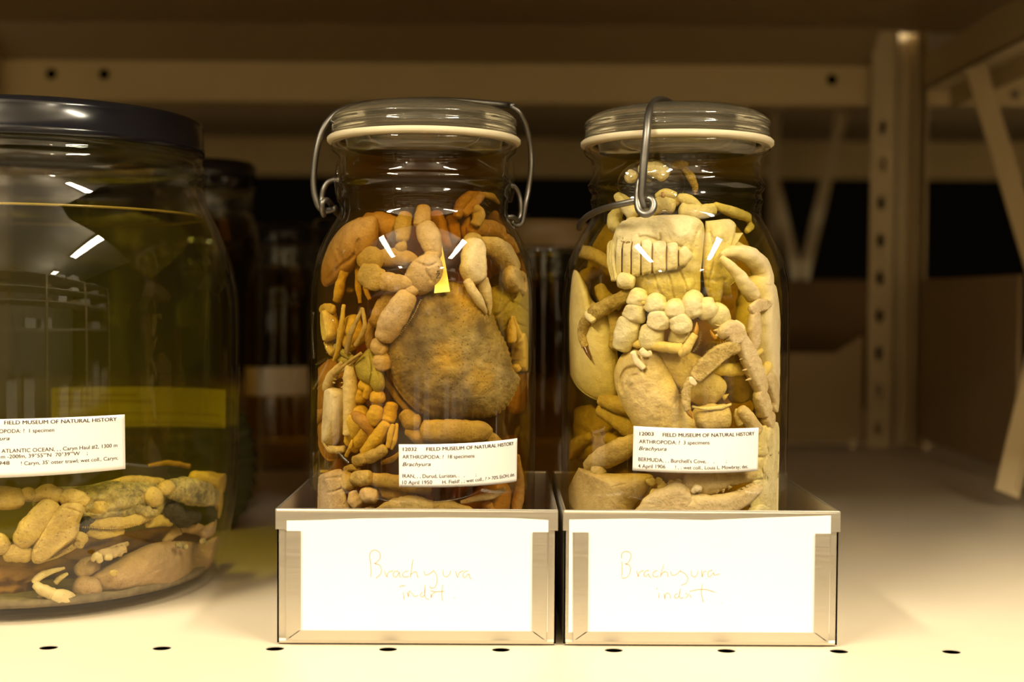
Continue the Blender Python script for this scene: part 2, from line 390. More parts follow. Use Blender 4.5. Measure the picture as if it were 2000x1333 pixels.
# ------------------------------------------------------------------ trays and cards
ZT = P(800, 998, 0.008).z
def tray(x0, x1, yf, yb, label, cardpts, strokes, clabel):
    t = empty('specimen_tray', ((x0+x1)/2, (yf+yb)/2, 0), label, 'tray', 'brushed steel specimen trays')
    th = 0.0008; H = ZT
    m = MB(); m.box(x0, x1, yf, yb, 0.0004, 0.0012)
    m.box(x0, x1, yf, yf+th, 0.0006, H); m.box(x0, x1, yb-th, yb, 0.0006, H)
    m.box(x0, x0+th, yf, yb, 0.0006, H); m.box(x1-th, x1, yf, yb, 0.0006, H)
    m.tube([(x0+.001, yf+.0008, .0016), (x1-.001, yf+.0008, .0016)], 0.0014, 8)
    m.build('tray_body', M['steel'], t, False)
    rh = 0.0085; o = 0.0006
    m = MB()
    m.box(x0-o, x1+o, yf-o-.0003, yf, H-rh, H+0.0005); m.box(x0-o, x1+o, yb, yb+o, H-rh, H+0.0005)
    m.box(x0-o, x0, yf-o, yb+o, H-rh, H+0.0005); m.box(x1, x1+o, yf-o, yb+o, H-rh, H+0.0005)
    m.tube([(x0, yf-.0003, H+.0002), (x1, yf-.0003, H+.0002), (x1, yb, H+.0002), (x0, yb, H+.0002), (x0, yf-.0003, H+.0002)], 0.0009, 8)
    m.build('rolled_rim', M['steel'], t, False)
    # U-shaped card holder: flanges stand proud of the face and fold over the card
    g = 0.0014; hz0 = 0.0025; zb = P(800, 1226, yf).z; zt = ZT - rh - 0.0006
    xa, xb = x0+0.0045, x1-0.0045; fl = 0.0065
    m = MB()
    def quad(p, y0=yf-g, th=0.0004):
        v = [(a, y0, b) for a, b in p] + [(a, y0-th, b) for a, b in p]; n = len(p)
        m.add(v, [tuple(range(n)), tuple(range(n, 2*n))] + [(i, (i+1) % n, n+(i+1) % n, n+i) for i in range(n)])
    quad([(xa, hz0), (xa+fl, zb-.0006), (xa+fl, zt), (xa, zt)])
    quad([(xb, hz0), (xb, zt), (xb-fl, zt), (xb-fl, zb-.0006)])
    quad([(xa+.0007, hz0), (xb-.0007, hz0), (xb-fl, zb-.0012), (xa+fl, zb-.0012)])
    m.tube([(xa, yf-g+.0005, zt), (xa, yf-g+.0005, hz0), (xb, yf-g+.0005, hz0), (xb, yf-g+.0005, zt)], 0.0009, 8)
    m.build('card_holder', M['steel'], t, False)
    # card slipped into the holder
    top = [P(a, b, yf-.0011) for a, b in cardpts]
    xs = [p.x for p in top]; zc0 = P(800, 1229, yf).z - 0.001
    v = []; f = []; n = 40
    for i in range(n+1):
        x = xs[0] + (xs[-1]-xs[0])*i/n
        for k in range(len(top)-1):
            if top[k].x <= x <= top[k+1].x + 1e-9:
                s = (x-top[k].x)/(top[k+1].x-top[k].x); z = top[k].z*(1-s)+top[k+1].z*s; break
        wv = 0.0002*math.sin(i*0.7)
        for y in (yf-.0011, yf-.0009):
            v += [(x, y, zc0+wv), (x, y, z)]
    for i in range(n):
        a = i*4; f += [(a, a+1, a+5, a+4), (a+2, a+6, a+7, a+3), (a, a+4, a+6, a+2), (a+1, a+3, a+7, a+5)]
    f += [(0, 2, 3, 1), (n*4, n*4+1, n*4+3, n*4+2)]
    c = mesh_obj('name_card', v, f, M['card'], None, False); tag(c, clabel, 'card', 'name cards in the tray holders')
    m = MB()
    for st in strokes:
        pts = [P(a, b, yf-.00115) for a, b in spline(st, 6)] if len(st) > 2 else [P(a, b, yf-.00115) for a, b in st]
        m.tube(pts, 0.00015, 6)
    m.build('handwriting', M['pencil'], c)
    return t
z1 = lambda L: [[(520+a/3.333, 920+b/3.333) for a, b in s] for s in L]
z2 = lambda L: [[(1080+a/3.333, 920+b/3.333) for a, b in s] for s in L]
hand1 = z1([[(676,575),(682,640),(680,692)], [(680,600),(672,555),(685,525),(712,516),(738,535),(740,570),(715,598),(705,604),(735,612),(750,640),(742,675),(712,700)],
 [(768,652),(785,692),(790,668),(808,655),(828,650)], [(862,655),(838,655),(826,675),(835,692),(852,685),(866,660),(868,688),(880,692)],
 [(925,652),(902,658),(888,676),(898,692),(930,688)], [(955,578),(946,640),(938,692)], [(938,680),(960,660),(980,662),(985,692),(992,694)],
 [(1028,652),(1035,678),(1060,672),(1090,650)], [(1090,650),(1108,680),(1112,720),(1098,758),(1075,764),(1062,752)],
 [(1150,650),(1155,680),(1175,690),(1196,668),(1200,650)], [(1232,652),(1246,694),(1256,665),(1284,650)],
 [(1312,650),(1290,660),(1280,684),(1292,696),(1318,672),(1326,696),(1336,706)],
 [(868,762),(876,750),(905,748)], [(892,790),(897,836)], [(918,790),(926,820),(930,785),(950,800),(965,818),(990,812)], [(1018,790),(1004,805),(1012,822),(1030,806),(1034,745)], [(1034,745),(1030,800),(1042,832),(1062,836)],
 [(1072,800),(1074,828),(1082,802),(1100,792)], [(1068,782),(1110,788),(1160,784)], [(1150,740),(1142,800),(1148,846)], [(1222,826),(1228,830)]])
hand2 = z2([[(448,590),(450,650),(446,690)], [(446,570),(448,540),(470,526),(498,530),(508,560),(490,598),(470,606),(498,616),(504,650),(490,685),(462,700),(448,694)],
 [(545,652),(556,690),(562,662),(590,648)], [(625,650),(604,652),(592,672),(602,690),(622,672),(628,690),(640,694)],
 [(680,650),(660,656),(650,674),(660,690),(690,686)], [(722,612),(706,660),(700,692)], [(700,686),(720,660),(742,662),(750,690)],
 [(765,655),(775,678),(800,676),(836,645)], [(830,655),(860,670),(878,700),(866,732),(836,745)], [(900,652),(905,684),(930,688),(945,652)],
 [(968,650),(972,692),(980,662),(1000,652)], [(1040,648),(1015,655),(1008,680),(1022,690),(1044,664),(1052,680),(1086,670)],
 [(672,762),(680,770)], [(690,796),(690,830)], [(724,800),(728,836),(734,804),(756,800),(768,832)], [(812,800),(792,812),(800,830),(820,816),(830,768)], [(830,768),(822,812),(832,830),(850,826)],
 [(862,796),(880,812),(862,828)], [(885,800),(900,826)], [(888,786),(940,774),(1000,774),(1056,792)], [(972,738),(966,790),(978,856)], [(1098,858),(1101,862)]])
xa0, xa1 = P(538, 1130, .006).x, P(1089, 1130, .006).x
xb0, xb1 = P(1099, 1130, .006).x, P(1640, 1130, .006).x
YF = 0.007
tray(xa0+.0006, xa1-.0006, YF, YF+.13, 'brushed steel tray under the amber jar, left of the two trays', [(560,1018),(622,1017),(700,1014),(850,1012),(1000,1013),(1071,1017)], hand1,
     'white card with faint handwriting Brachyura high up at its middle, in the left tray')
tray(xb0+.0006, xb1-.0006, YF, YF+.13, 'brushed steel tray under the pale jar with the wire over its front', [(1112,1016),(1250,1014),(1380,1017),(1500,1012),(1623,1008)], hand2,
     'white card with faint handwriting Brachyura left of its middle, in the right tray')

# ------------------------------------------------------------------ jars
class Jar:
    def __init__(s, cx, cy, prof, wall, floor_z, top_z):
        s.cx, s.cy, s.prof, s.wall = cx, cy, prof, wall; s.z0, s.z1 = floor_z, top_z
    def R(s, z):
        p = s.prof
        if z <= p[0][1]: return p[0][0]
        for (r0, a), (r1, b) in zip(p, p[1:]):
            if a <= z <= b and b > a: return r0+(r1-r0)*(z-a)/(b-a)
        return p[-1][0]
    def Ri(s, z): return s.R(z) - s.wall
    def pt(s, px, py, d):
        """point d mm behind the inner front of the glass, along the pixel's line"""
        y = s.cy - s.Ri(0.1)*0.7
        for _ in range(6):
            q = P(px, py, y); ri = s.Ri(q.z) - 0.001; dx = min(abs(q.x - s.cx), ri*0.98)
            h = math.sqrt(ri*ri-dx*dx); y = min(s.cy - h + d*0.001, s.cy + h)
        return P(px, py, y)
    def on(s, px, py, out=0.0003, back=False):
        """(angle, z) where the pixel's line meets the outer glass"""
        d = ray(px, py); r = s.R(0.1) + out
        for _ in range(5):
            ox, oy = CAM.x-s.cx, CAM.y-s.cy
            a = d.x*d.x+d.y*d.y; b = 2*(ox*d.x+oy*d.y); c = ox*ox+oy*oy-r*r
            D = max(b*b-4*a*c, 0); t = (-b + (math.sqrt(D) if back else -math.sqrt(D)))/(2*a)
            q = CAM + d*t; r = s.R(q.z) + out
        th = math.atan2(q.x-s.cx, -(q.y-s.cy))
        return (th % (2*math.pi) if back else th), q.z
    def cyl(s, th, z, out=0.0003):
        r = s.R(z) + out
        return Vector((s.cx + r*math.sin(th), s.cy - r*math.cos(th), z))
    def clamp(s, v, m=0.0006):
        z = min(max(v.z, s.z0+0.0008), s.z1)
        if z < s.z0+.003: m += 0.001
        r = math.hypot(v.x-s.cx, v.y-s.cy); R = s.Ri(z) - m
        if r > R:
            # squeeze softly against the glass
            k = R/r; return Vector((s.cx+(v.x-s.cx)*k, s.cy+(v.y-s.cy)*k, z))
        return Vector((v.x, v.y, z))

def smooth_prof(p, n=6):
    return [(a, b) for a, b in spline(p, n)]
def jar_body(J, root, n=128, wet=None, matg='glass', bottom_r=0.004):
    J.wet = wet if wet else J.z1
    out = [(0, J.prof[0][1]), (J.prof[0][0]*0.5, J.prof[0][1])] + list(J.prof)
    inner = [(max(r-J.wall, 0.001), z) for r, z in J.prof if z >= J.z0] 
    inner = [(r, z) for r, z in inner]
    R0 = J.Ri(J.z0+.001)
    inn = [(0, J.z0), (R0*0.99, J.z0), (R0, J.z0+0.0006)] + [q for q in inner if q[1] > J.z0+0.001]
    prof = out + inn[::-1]
    v, f = lathe(prof, J.cx, J.cy, n)
    m = MB(); m.add(v, f); o = m.build('glass_body', M[matg], root); o.data.materials.append(M['glass_inner'])
    zt = J.wet + 0.0005
    for p in o.data.polygons:
        c = p.center; zz_ = c.z + (root.location.z); rr = math.hypot(c.x, c.y)
        if zz_ > J.z0 - .001 and zz_ < zt and rr < J.R(zz_) - J.wall*0.5: p.material_index = 1
    return o
def liquid(J, root, mt, top, n=96, bow=0.0):
    p = [(max(r-J.wall-0.0003, .001), z) for r, z in J.prof if J.z0+0.001 < z < top]
    prof = [(0, J.z0+0.0003), (J.Ri(J.z0+.001)*.985, J.z0+0.0003)] + p + [(J.Ri(top)-0.0003, top), (J.Ri(top)-0.003, top-0.0008), (0, top-0.0008)]
    v, f = lathe(prof, J.cx, J.cy, n); m = MB(); m.add(v, f); return m.build('liquid', M[mt], root)

def text_mesh(txt, bold=False, italic=False):
    c = bpy.data.curves.new('t', 'FONT'); c.body = txt; c.size = 1.0
    c.resolution_u = 3
    if italic: c.shear = 0.28
    o = bpy.data.objects.new('t', c); COL.objects.link(o)
    bpy.context.view_layer.update()
    me = bpy.data.meshes.new_from_object(o.evaluated_get(bpy.context.evaluated_depsgraph_get()))
    v = [tuple(x.co) for x in me.vertices]; f = [tuple(p.vertices) for p in me.polygons]
    if bold:
        n0 = len(v); v = [(x-.012, y, z) for x, y, z in v] + [(x+.030, y, z) for x, y, z in v]; f = f + [tuple(i+n0 for i in q) for q in f]
    else:
        n0 = len(v); v = [(x-.008, y, z) for x, y, z in v] + [(x+.010, y, z) for x, y, z in v]; f = f + [tuple(i+n0 for i in q) for q in f]
    bpy.data.objects.remove(o); bpy.data.curves.remove(c); bpy.data.meshes.remove(me)
    return v, f
def label(J, root, corners, lines, name='paper_label', mt='label', lab=None, out=0.0004, back=False):
    tl, tr, br, bl = [J.on(*c, back=back) if len(c) == 2 else c[1:] for c in corners]
    nu, nv = 40, 12; v = []; f = []
    for lay in (0, 1):
        for i in range(nu+1):
            for j in range(nv+1):
                u, w = i/nu, j/nv
                th = (tl[0]*(1-u)+tr[0]*u)*(1-w)+(bl[0]*(1-u)+br[0]*u)*w
                z = (tl[1]*(1-u)+tr[1]*u)*(1-w)+(bl[1]*(1-u)+br[1]*u)*w
                v.append(J.cyl(th, z, out - lay*0.00015))
    N = (nu+1)*(nv+1)
    for i in range(nu):
        for j in range(nv):
            a = i*(nv+1)+j; q = (a, a+1, a+nv+2, a+nv+1); f.append(q); f.append(tuple(N+k for k in q[::-1]))
    rim = [i*(nv+1) for i in range(nu+1)] + [nu*(nv+1)+j for j in range(1, nv+1)] + [i*(nv+1)+nv for i in range(nu-1, -1, -1)] + [j for j in range(nv-1, 0, -1)]
    for a, b in zip(rim, rim[1:]+rim[:1]): f.append((a, b, N+b, N+a))
    L = mesh_obj(name, v, f, M[mt], root, True)
    if lab: L['label'] = lab
    m = MB()
    for txt, a, b, capx, bold, ital in lines:
        A = J.on(*a, back=back) if len(a) == 2 else a[1:]; B = J.on(*b, back=back) if len(b) == 2 else b[1:]
        tv, tf = text_mesh(txt, bold, ital)
        x0 = min(q[0] for q in tv); x1 = max(q[0] for q in tv)
        cap = capx * mpp(J.cy - J.R(.1))
        o = []
        for x, y, _ in tv:
            s = (x-x0)/(x1-x0); o.append(J.cyl(A[0]+(B[0]-A[0])*s, A[1]+(B[1]-A[1])*s + y*cap/0.70, out+0.00012))
        m.add(o, tf)
    if m.v:
        o = m.build('printed_text', M['ink'], L, False)
    return L
def film(J, root, tl, br):
    a, b = J.on(*tl), J.on(*br); v = []; f = []; n = 30
    for i in range(n+1):
        th = a[0]+(b[0]-a[0])*i/n
        for z in (a[1], b[1]): v.append(J.cyl(th, z, 0.0001)); 
    for i in range(n): f.append((2*i, 2*i+1, 2*i+3, 2*i+2))
    o = mesh_obj('clear_tape', v, f, M['glass_side'], root, True)
    return o
def lid_and_ring(J, root, zr, rr, rl, ztop):
    """glass lid, rubber ring and the collar below it"""
    k = J.R(zr)
    prof = [(0, zr-0.004), (k-0.008, zr-0.004), (k-0.007, zr+0.0015), (rl-.001, zr+0.0018), (rl, zr+0.0035), (rl, zr+0.0065), (rl-0.0012, zr+0.0075), (rl+0.0004, zr+0.0088)]
    h = ztop-(zr+0.0088)
    for i in range(1, 13):
        a = i/12*math.pi/2
        prof.append((rl*0.52 + (rl*0.48+.0004)*math.cos(a), zr+0.0088 + h*0.9*math.sin(a)))
    prof += [(rl*0.45, ztop-.0002), (rl*0.42, ztop-.0012), (0, ztop-0.0012)]
    v, f = lathe(prof, J.cx, J.cy, 128); m = MB(); m.add(v, f); m.build('glass_lid', M['glass_lid'], root)
    v, f = lathe([(rr-0.006, zr-0.0015), (rr-0.0008, zr-0.0015), (rr, zr-0.0008), (rr, zr+0.0008), (rr-0.0008, zr+0.0016), (rr-0.006, zr+0.0016)], J.cx, J.cy, 128, closed=True)
    m = MB(); m.add(v, f); m.build('rubber_ring', M['rubber'], root)
def zj(px, py, cy): return P(px, py, cy).z

def mason(px_axis, cyy, dz=0, label_=None):
    """half-gallon wire-bail jar; radii traced on the silhouette (px at the axis depth)"""
    cx = P(px_axis, 700, cyy).x; s = mpp(cyy)*0.996
    Z = lambda py: zj(px_axis, py+dz, cyy)
    floor = 0.0018
    sil = [(200, None), (212, None)]
    prof = [(0.0480, floor), (0.0535, floor+0.0012), (0.0566, floor+0.006), (219*s, floor+0.016)]
    prof += [(219.6*s, floor+0.022), (220*s, Z(980)), (220.4*s, Z(900)), (221*s, Z(800)), (221.2*s, Z(700)), (221.5*s, Z(620)), (221.5*s, Z(605))]
    sh = [(221.5, 600), (220, 565), (216, 532), (208, 503), (196, 474), (183, 451), (172, 434), (166.5, 423)]
    prof += [(r*s, Z(y)) for r, y in sh[1:]]
    prof += [(r*s, Z(y)) for r, y in [(164.5, 417), (164.5, 398), (167.5, 392), (168, 388), (165, 383), (164.5, 374), (169, 368), (172.5, 362), (172.5, 357), (168, 351), (164.5, 345),
             (164, 318), (165.5, 309), (170, 303), (178, 297), (181, 291), (181, 284)]]
    J = Jar(cx, cyy, prof, 0.0032, floor+0.005, Z(288))
    return J, Z, s
# amber jar
J1, Z, s = mason(827, 0.0730)
j1 = empty('specimen_jar', (J1.cx, J1.cy, 0.0018), 'amber liquid jar of brown crabs with wire bail hanging at both sides', 'jar', 'glass-lidded specimen jars')
jar_body(J1, j1); liquid(J1, j1, 'liq_amber', Z(301))
lid_and_ring(J1, j1, Z(277), 188*s, 180*s, Z(205))
label(J1, j1, [(779,868.5),(1010,856.5),(1009,941),(779.5,951.5)], [
 ('12032', (786.8,881.3), (814.2,881), 7.2, True, False),
 ('FIELD MUSEUM OF NATURAL HISTORY', (832.5,881), (1002.6,869.5), 7.2, True, False),
 ('ARTHROPODA: ?  18 specimens', (785.9,896), (926.4,894), 7.4, False, False),
 ('Brachyura', (785.9,910.8), (841,910.5), 7.6, False, True),
 ('IRAN, , , Durud, Luristan, .   ,        ;', (785.9,933.5), (930,930.5), 7.4, False, False),
 ('10 April 1950', (785.9,946), (844,945.8), 7.4, False, False),
 ('H. Field! , ; wet coll., ? > 70% EtOH; det.', (863.7,945.5), (1004.9,930), 7.0, False, False)],
 lab='white label printed 12032')
film(J1, j1, (725, 818), (1034, 985))
# pale jar
J2, Z2, s2 = mason(1317, 0.0730, dz=6)
j2 = empty('specimen_jar', (J2.cx, J2.cy, 0.0018), 'straw liquid jar packed with pale crabs, wire bail looped down its front', 'jar', 'glass-lidded specimen jars')
jar_body(J2, j2); liquid(J2, j2, 'liq_straw', Z2(301))
lid_and_ring(J2, j2, Z2(277), 187*s2, 179*s2, Z2(205))
label(J2, j2, [(1237.5,832.7),(1481.7,835.8),(1479.5,920.3),(1235.3,919.6)], [
 ('12003', (1249.2,851), (1277,851.5), 7.2, True, False),
 ('FIELD MUSEUM OF NATURAL HISTORY', (1294.2,853), (1473,850.5), 7.2, True, False),
 ('ARTHROPODA: ?  3 specimens', (1248.5,866), (1385.6,868.3), 7.4, False, False),
 ('Brachyura', (1248,879.5), (1302,881), 7.6, False, True),
 ("BERMUDA, , , Burchell's Cove, .   ,        ;", (1247,900.5), (1418.7,904.5), 7.4, False, False),
 ('4 April 1906', (1246.4,914), (1299.6,915.3), 7.4, False, False),
 ('! , ; wet coll., Louis L. Mowbray; det.', (1318.8,916.5), (1460.6,914.6), 7.0, False, False)],
 lab='white label printed 12003')
film(J2, j2, (1200, 789), (1508, 990))

# wires
def wire(root, pts, r=0.00165, nm='bail_wire', n=8):
    q = [P(a, b, c) for a, b, c in pts]; q = [Vector(t) for t in spline([tuple(k) for k in q], n)]
    m = MB(); m.tube(q, r, 12); return m.build(nm, M['wire'], root)
c = J1.cy
wire(j1, [(1002,208,c-.0),(985,205,c+.012),(860,196,c+.02),(740,200,c+.015),(690,208,c+.008),(655,222,c+.002),(632,250,c-.002),(619,290,c-.004),(613,335,c-.004),(613,368,c-.004),(618,392,c-.004),(626,407,c-.004),(638,412,c-.006),(656,407,c-.010)], 0.00165)
wire(j1, [(664,352,c-.004),(652,352,c-.004),(640,357,c-.005),(632,370,c-.006),(629,388,c-.006),(629,404,c-.008),(632,420,c-.012),(629,408,c-.016),(630,396,c-.017),(638,391,c-.014),(647,400,c-.006),(655,414,c+.004),(668,426,c+.012)], 0.0014, 'bail_hinge')
wire(j1, [(1000,209,c),(1016,222,c),(1029,250,c+.004),(1036,290,c+.008),(1037,330,c+.008),(1032,370,c+.008),(1027,395,c+.006),(1023,418,c+.006),(1019,436,c+.006),(1008,440,c+.006),(1000,434,c+.006)], 0.0014)
wire(j1, [(996,362,c),(1006,366,c+.002),(1014,382,c+.004),(1017,402,c+.004),(1016,420,c+.004),(1010,430,c+.002),(1002,424,c-.002),(992,424,c-.004)], 0.0012, 'bail_hinge')
c = J2.cy; fr = c - J2.R(Z2(360)) 
wire(j2, [(1316,214,c+.035),(1312,205,c+.012),(1300,197,c-.008),(1284,196,c-.024),(1273,206,c-.036),(1266,228,c-.045),(1263,262,fr-.006),(1258,310,fr-.007),(1255,350,fr-.007),(1253,385,fr-.0065),(1258,404,fr-.006),(1266,404,fr-.004)], 0.0019)
wire(j2, [(1268,350,fr+.004),(1258,346,fr-.001),(1250,352,fr-.004),(1246,372,fr-.005),(1245,395,fr-.006),(1249,412,fr-.008),(1260,419,fr-.010),(1272,414,fr-.010),(1277,402,fr-.009),(1273,391,fr-.008),(1266,388,fr-.007)], 0.0017, 'bail_hinge')
wire(j2, [(1252,390,fr-.003),(1236,394,fr-.002),(1200,402,fr+.004),(1168,412,fr+.016),(1146,424,fr+.03),(1133,438,fr+.042),(1132,446,fr+.048)], 0.0016, 'bail_hinge')
# moulded glass ears carrying the wire
def ear(J, root, px, py, y, rx, rz, ry):
    q = P(px, py, y); v = []; f = []; n, k = 40, 16
    for i in range(k+1):
        a = math.pi*i/k
        for j in range(n):
            b = 2*math.pi*j/n; v.append((q.x+rx*math.sin(a)*math.cos(b), q.y+ry*math.cos(a), q.z+rz*math.sin(a)*math.sin(b)))
    f = [(i*n+j, i*n+(j+1) % n, (i+1)*n+(j+1) % n, (i+1)*n+j) for i in range(k) for j in range(n)]
    mesh_obj('glass_ear', v, f, M['glass'], root)
ear(J2, j2, 1272, 360, fr+.002, 0.0160, 0.0115, 0.0045)
ear(J1, j1, 664, 355, J1.cy-.012, 0.0025, 0.011, 0.010)
ear(J1, j1, 997, 355, J1.cy+.012, 0.0025, 0.011, 0.010)

# ------------------------------------------------------------------ big jar at the left
def big_profile(px_axis, cyy):
    s = mpp(cyy); cx = P(px_axis, 700, cyy).x; Z = lambda py: zj(px_axis, py, cyy)
    prof = [(0.085, 0.0), (0.0895, 0.001), (0.0925, 0.0035), (0.0945, 0.008)] + [(r*s, Z(y)) for r, y in
       [(347, 1075), (357, 1030), (365, 980), (369, 930), (371, 880), (372, 760), (372, 640), (371, 590), (367, 555), (358, 515), (347, 480), (333, 447), (321, 424), (313, 405),
        (308, 390), (303, 370), (302, 356), (305, 350), (308, 344), (309, 336), (307, 326), (302, 321), (300, 316), (300, 300)]]
    return cx, prof, Z, s
cx, prof, Z3, s3 = big_profile(87, 0.128)
J3 = Jar(cx, 0.128, prof, 0.004, 0.006, Z3(330))
j3 = empty('specimen_jar', (cx, 0.128, 0), 'biggest jar with black screw lid and olive liquid half empty of specimens', 'jar')
ztop3 = P(87, 397, 0.128-J3.R(Z3(410))).z
jar_body(J3, j3, wet=ztop3)
liquid(J3, j3, 'liq_olive', ztop3)
tr_ = J3.Ri(ztop3)-.0006
m = MB(); m.tube([(cx+tr_*math.cos(2*math.pi*k/96), 0.128+tr_*math.sin(2*math.pi*k/96), ztop3) for k in range(97)], 0.0007, 8)
M['meniscus'] = plain('meniscus', (0.26, 0.18, 0.02), 0.2, 0, 0.8); m.build('meniscus', M['meniscus'], j3)  # yellow colour stands for light refracted along the liquid's edge
zl1 = P(87, 184, 0.128-.083).z; zl0 = P(87, 262, 0.128-.083).z; rl = 304*s3
lp = [(0, zl0+.002), (rl-.006, zl0+.002), (rl-.002, zl0), (rl, zl0+.0006), (rl+.0002, zl0+.004), (rl-.0004, zl0+.0045), (rl-.0004, zl1-.004), (rl-.001, zl1-.0015), (rl-.003, zl1), (rl-.008, zl1), (rl-.010, zl1-.001), (0, zl1-.001)]
v, f = lathe(lp, cx, 0.128, 160); m = MB(); m.add(v, f)
lid3 = m.build('screw_lid', M['plastic'], j3)
a0 = J3.on(3, 815); 
label(J3, j3, [(0, J3.on(10, 814)[0]-0.36, J3.on(10,814)[1]-.0015), (243.6,810), (244.9,916.4), (0, J3.on(10, 931)[0]-0.36, J3.on(10,931)[1]-.0015)], [
 ('FIELD MUSEUM OF NATURAL HISTORY', (8.4,829.5), (228,822.5), 7.6, True, False),
 ('ARTHROPODA: ?  1 specimen', (-38,847), (106,843.5), 7.6, False, False),
 ('Brachyura', (-45,862), (19,860), 7.6, False, True),
 ('ATLANTIC OCEAN, , , Caryn Haul #2, 1300 m', (3,885), (229,873.5), 7.6, False, False),
 ("95 m -200fm, 39\u00b055'''N  70\u00b039'''W    ;", (-14,896.5), (171,888.5), 7.4, False, False),
 ('1948', (-8,909), (19,908), 7.4, False, False),
 ("! Caryn, 35' otter trawl; wet coll., Caryn;", (41,909), (230,898), 7.4, False, False)],
 lab='white label printed 1 specimen')
# older label on the far side of the big jar, seen through the liquid
b0 = J3.on(97, 760, back=True); b1 = J3.on(447, 760, back=True)
zz = lambda px, py: J3.on(px, py, back=True)
old = label(J3, j3, [(100,758), (440,762), (440,838), (100,843)], [], 'old_label', 'oldpaper', lab='yellowed label on the far side of the jar', out=0.0004, back=True)
m = MB()
for yy, xs, xe in ((770,110,180),(772,196,270),(785,112,300),(793,112,180),(812,112,430),(830,112,430)):
    A, B = zz(xs, yy), zz(xe, yy)
    v = []; 
    for i in range(21):
        th = A[0]+(B[0]-A[0])*i/20; z = A[1]+(B[1]-A[1])*i/20; h = 0.0007 if yy < 800 else .0004
        v += [J3.cyl(th, z-h, -0.0001), J3.cyl(th, z+h, -0.0001)]
    m.add(v, [(2*i, 2*i+1, 2*i+3, 2*i+2) for i in range(20)])
m.build('faded_print', M['panel'], old, False)

# ------------------------------------------------------------------ jars standing further back
def back_jar(px, yc, rpx, ytop, label_, cat='jar', mt='liq_dark', lidm='plastic', lidh=.022, neck=0.82, grp='dim jars further back on the shelf', hs=None):
    q = P(px, 700, yc); r = rpx*mpp(yc); zt = P(px, ytop, yc).z
    sh = zt - lidh - 0.02
    prof = [(r*.9, 0.0), (r*.98, .004), (r, .012), (r, sh*.5), (r, sh-.04), (r*.98, sh-.025), (r*.93, sh-.012), (r*neck*1.03, sh), (r*neck, sh+.006), (r*neck*1.03, sh+.011), (r*neck, sh+.016), (r*neck, zt-lidh+.004)]
    J = Jar(q.x, yc, prof, .003, .005, zt-lidh)
    t = empty('specimen_jar', (q.x, yc, 0), label_, cat, grp)
    jar_body(J, t, 64, wet=sh-.002); liquid(J, t, mt, sh-.002, 48)
    k = r*neck*1.08
    v, f = lathe([(0, zt-lidh), (k-.002, zt-lidh), (k, zt-lidh+.001), (k, zt-.003), (k-.003, zt), (0, zt)], q.x, yc, 64)
    m = MB(); m.add(v, f); m.build('screw_lid' if lidm == 'plastic' else 'glass_lid', M[lidm], t)
    return J, t
B1, t = back_jar(400, 0.40, 112, 318, 'dim amber jar with black lid right behind the biggest jar', mt='liq_dark')
B2, t = back_jar(555, 0.62, 75, 440, 'dark brown jar with white label far back between the biggest jar and amber jar', neck=.8, lidh=.02)
label(B2, t, [(470,716), (602,716), (602,770), (470,772)], [], lab='blank white label band')
B3, t = back_jar(1060, 0.30, 90, 432, 'dim amber jar with a pale glass lid, behind and between the two wire-bail jars', lidm='enamel_shade', lidh=.018, neck=.9, mt='liq_amber')
B4, t = back_jar(250, 0.66, 90, 400, 'dim jar with black lid far back behind the biggest jar', mt='liq_dark')
B5, t = back_jar(700, 0.42, 100, 430, 'dim brown jar standing right behind the amber jar', mt='liq_dark')
B6, t = back_jar(950, 0.48, 95, 420, 'dim brown jar behind the right edge of the amber jar', mt='liq_dark')
# ribbed glass vessel behind the big jar's foot
q = P(415, 900, .30); rr = 85*mpp(.30); zc = P(415, 905, .30).z; pr = []
zlo, zhi = 0.0, P(415, 780, .30).z
for i in range(60):
    u = i/59; z = zlo + (zhi-zlo)*u; r = rr*math.sqrt(max(0.02, 1-(2*u-1)**2*0.8)) + 0.0012*math.sin(u*60); pr.append((r, z))
pr = [(0, zlo)] + pr + [(0, zhi)]
v, f = lathe(pr, q.x, .30, 48); m = MB(); m.add(v, f)
M['ribbed'] = plain('ribbed_glass', (0.10, 0.11, 0.06), 0.25)
tag(m.build('ribbed_bowl', M['ribbed']), 'round ribbed dark green glass vessel low behind the biggest jar', 'bowl')
M['membrane'] = flesh('brown_joint_skin', (0.26, 0.165, 0.06), (0.16, 0.10, 0.035), 0.2, 600, 90)
M['membrane_pale'] = flesh('ochre_joint_skin', (0.50, 0.35, 0.14), (0.36, 0.24, 0.09), 0.2, 600, 90)
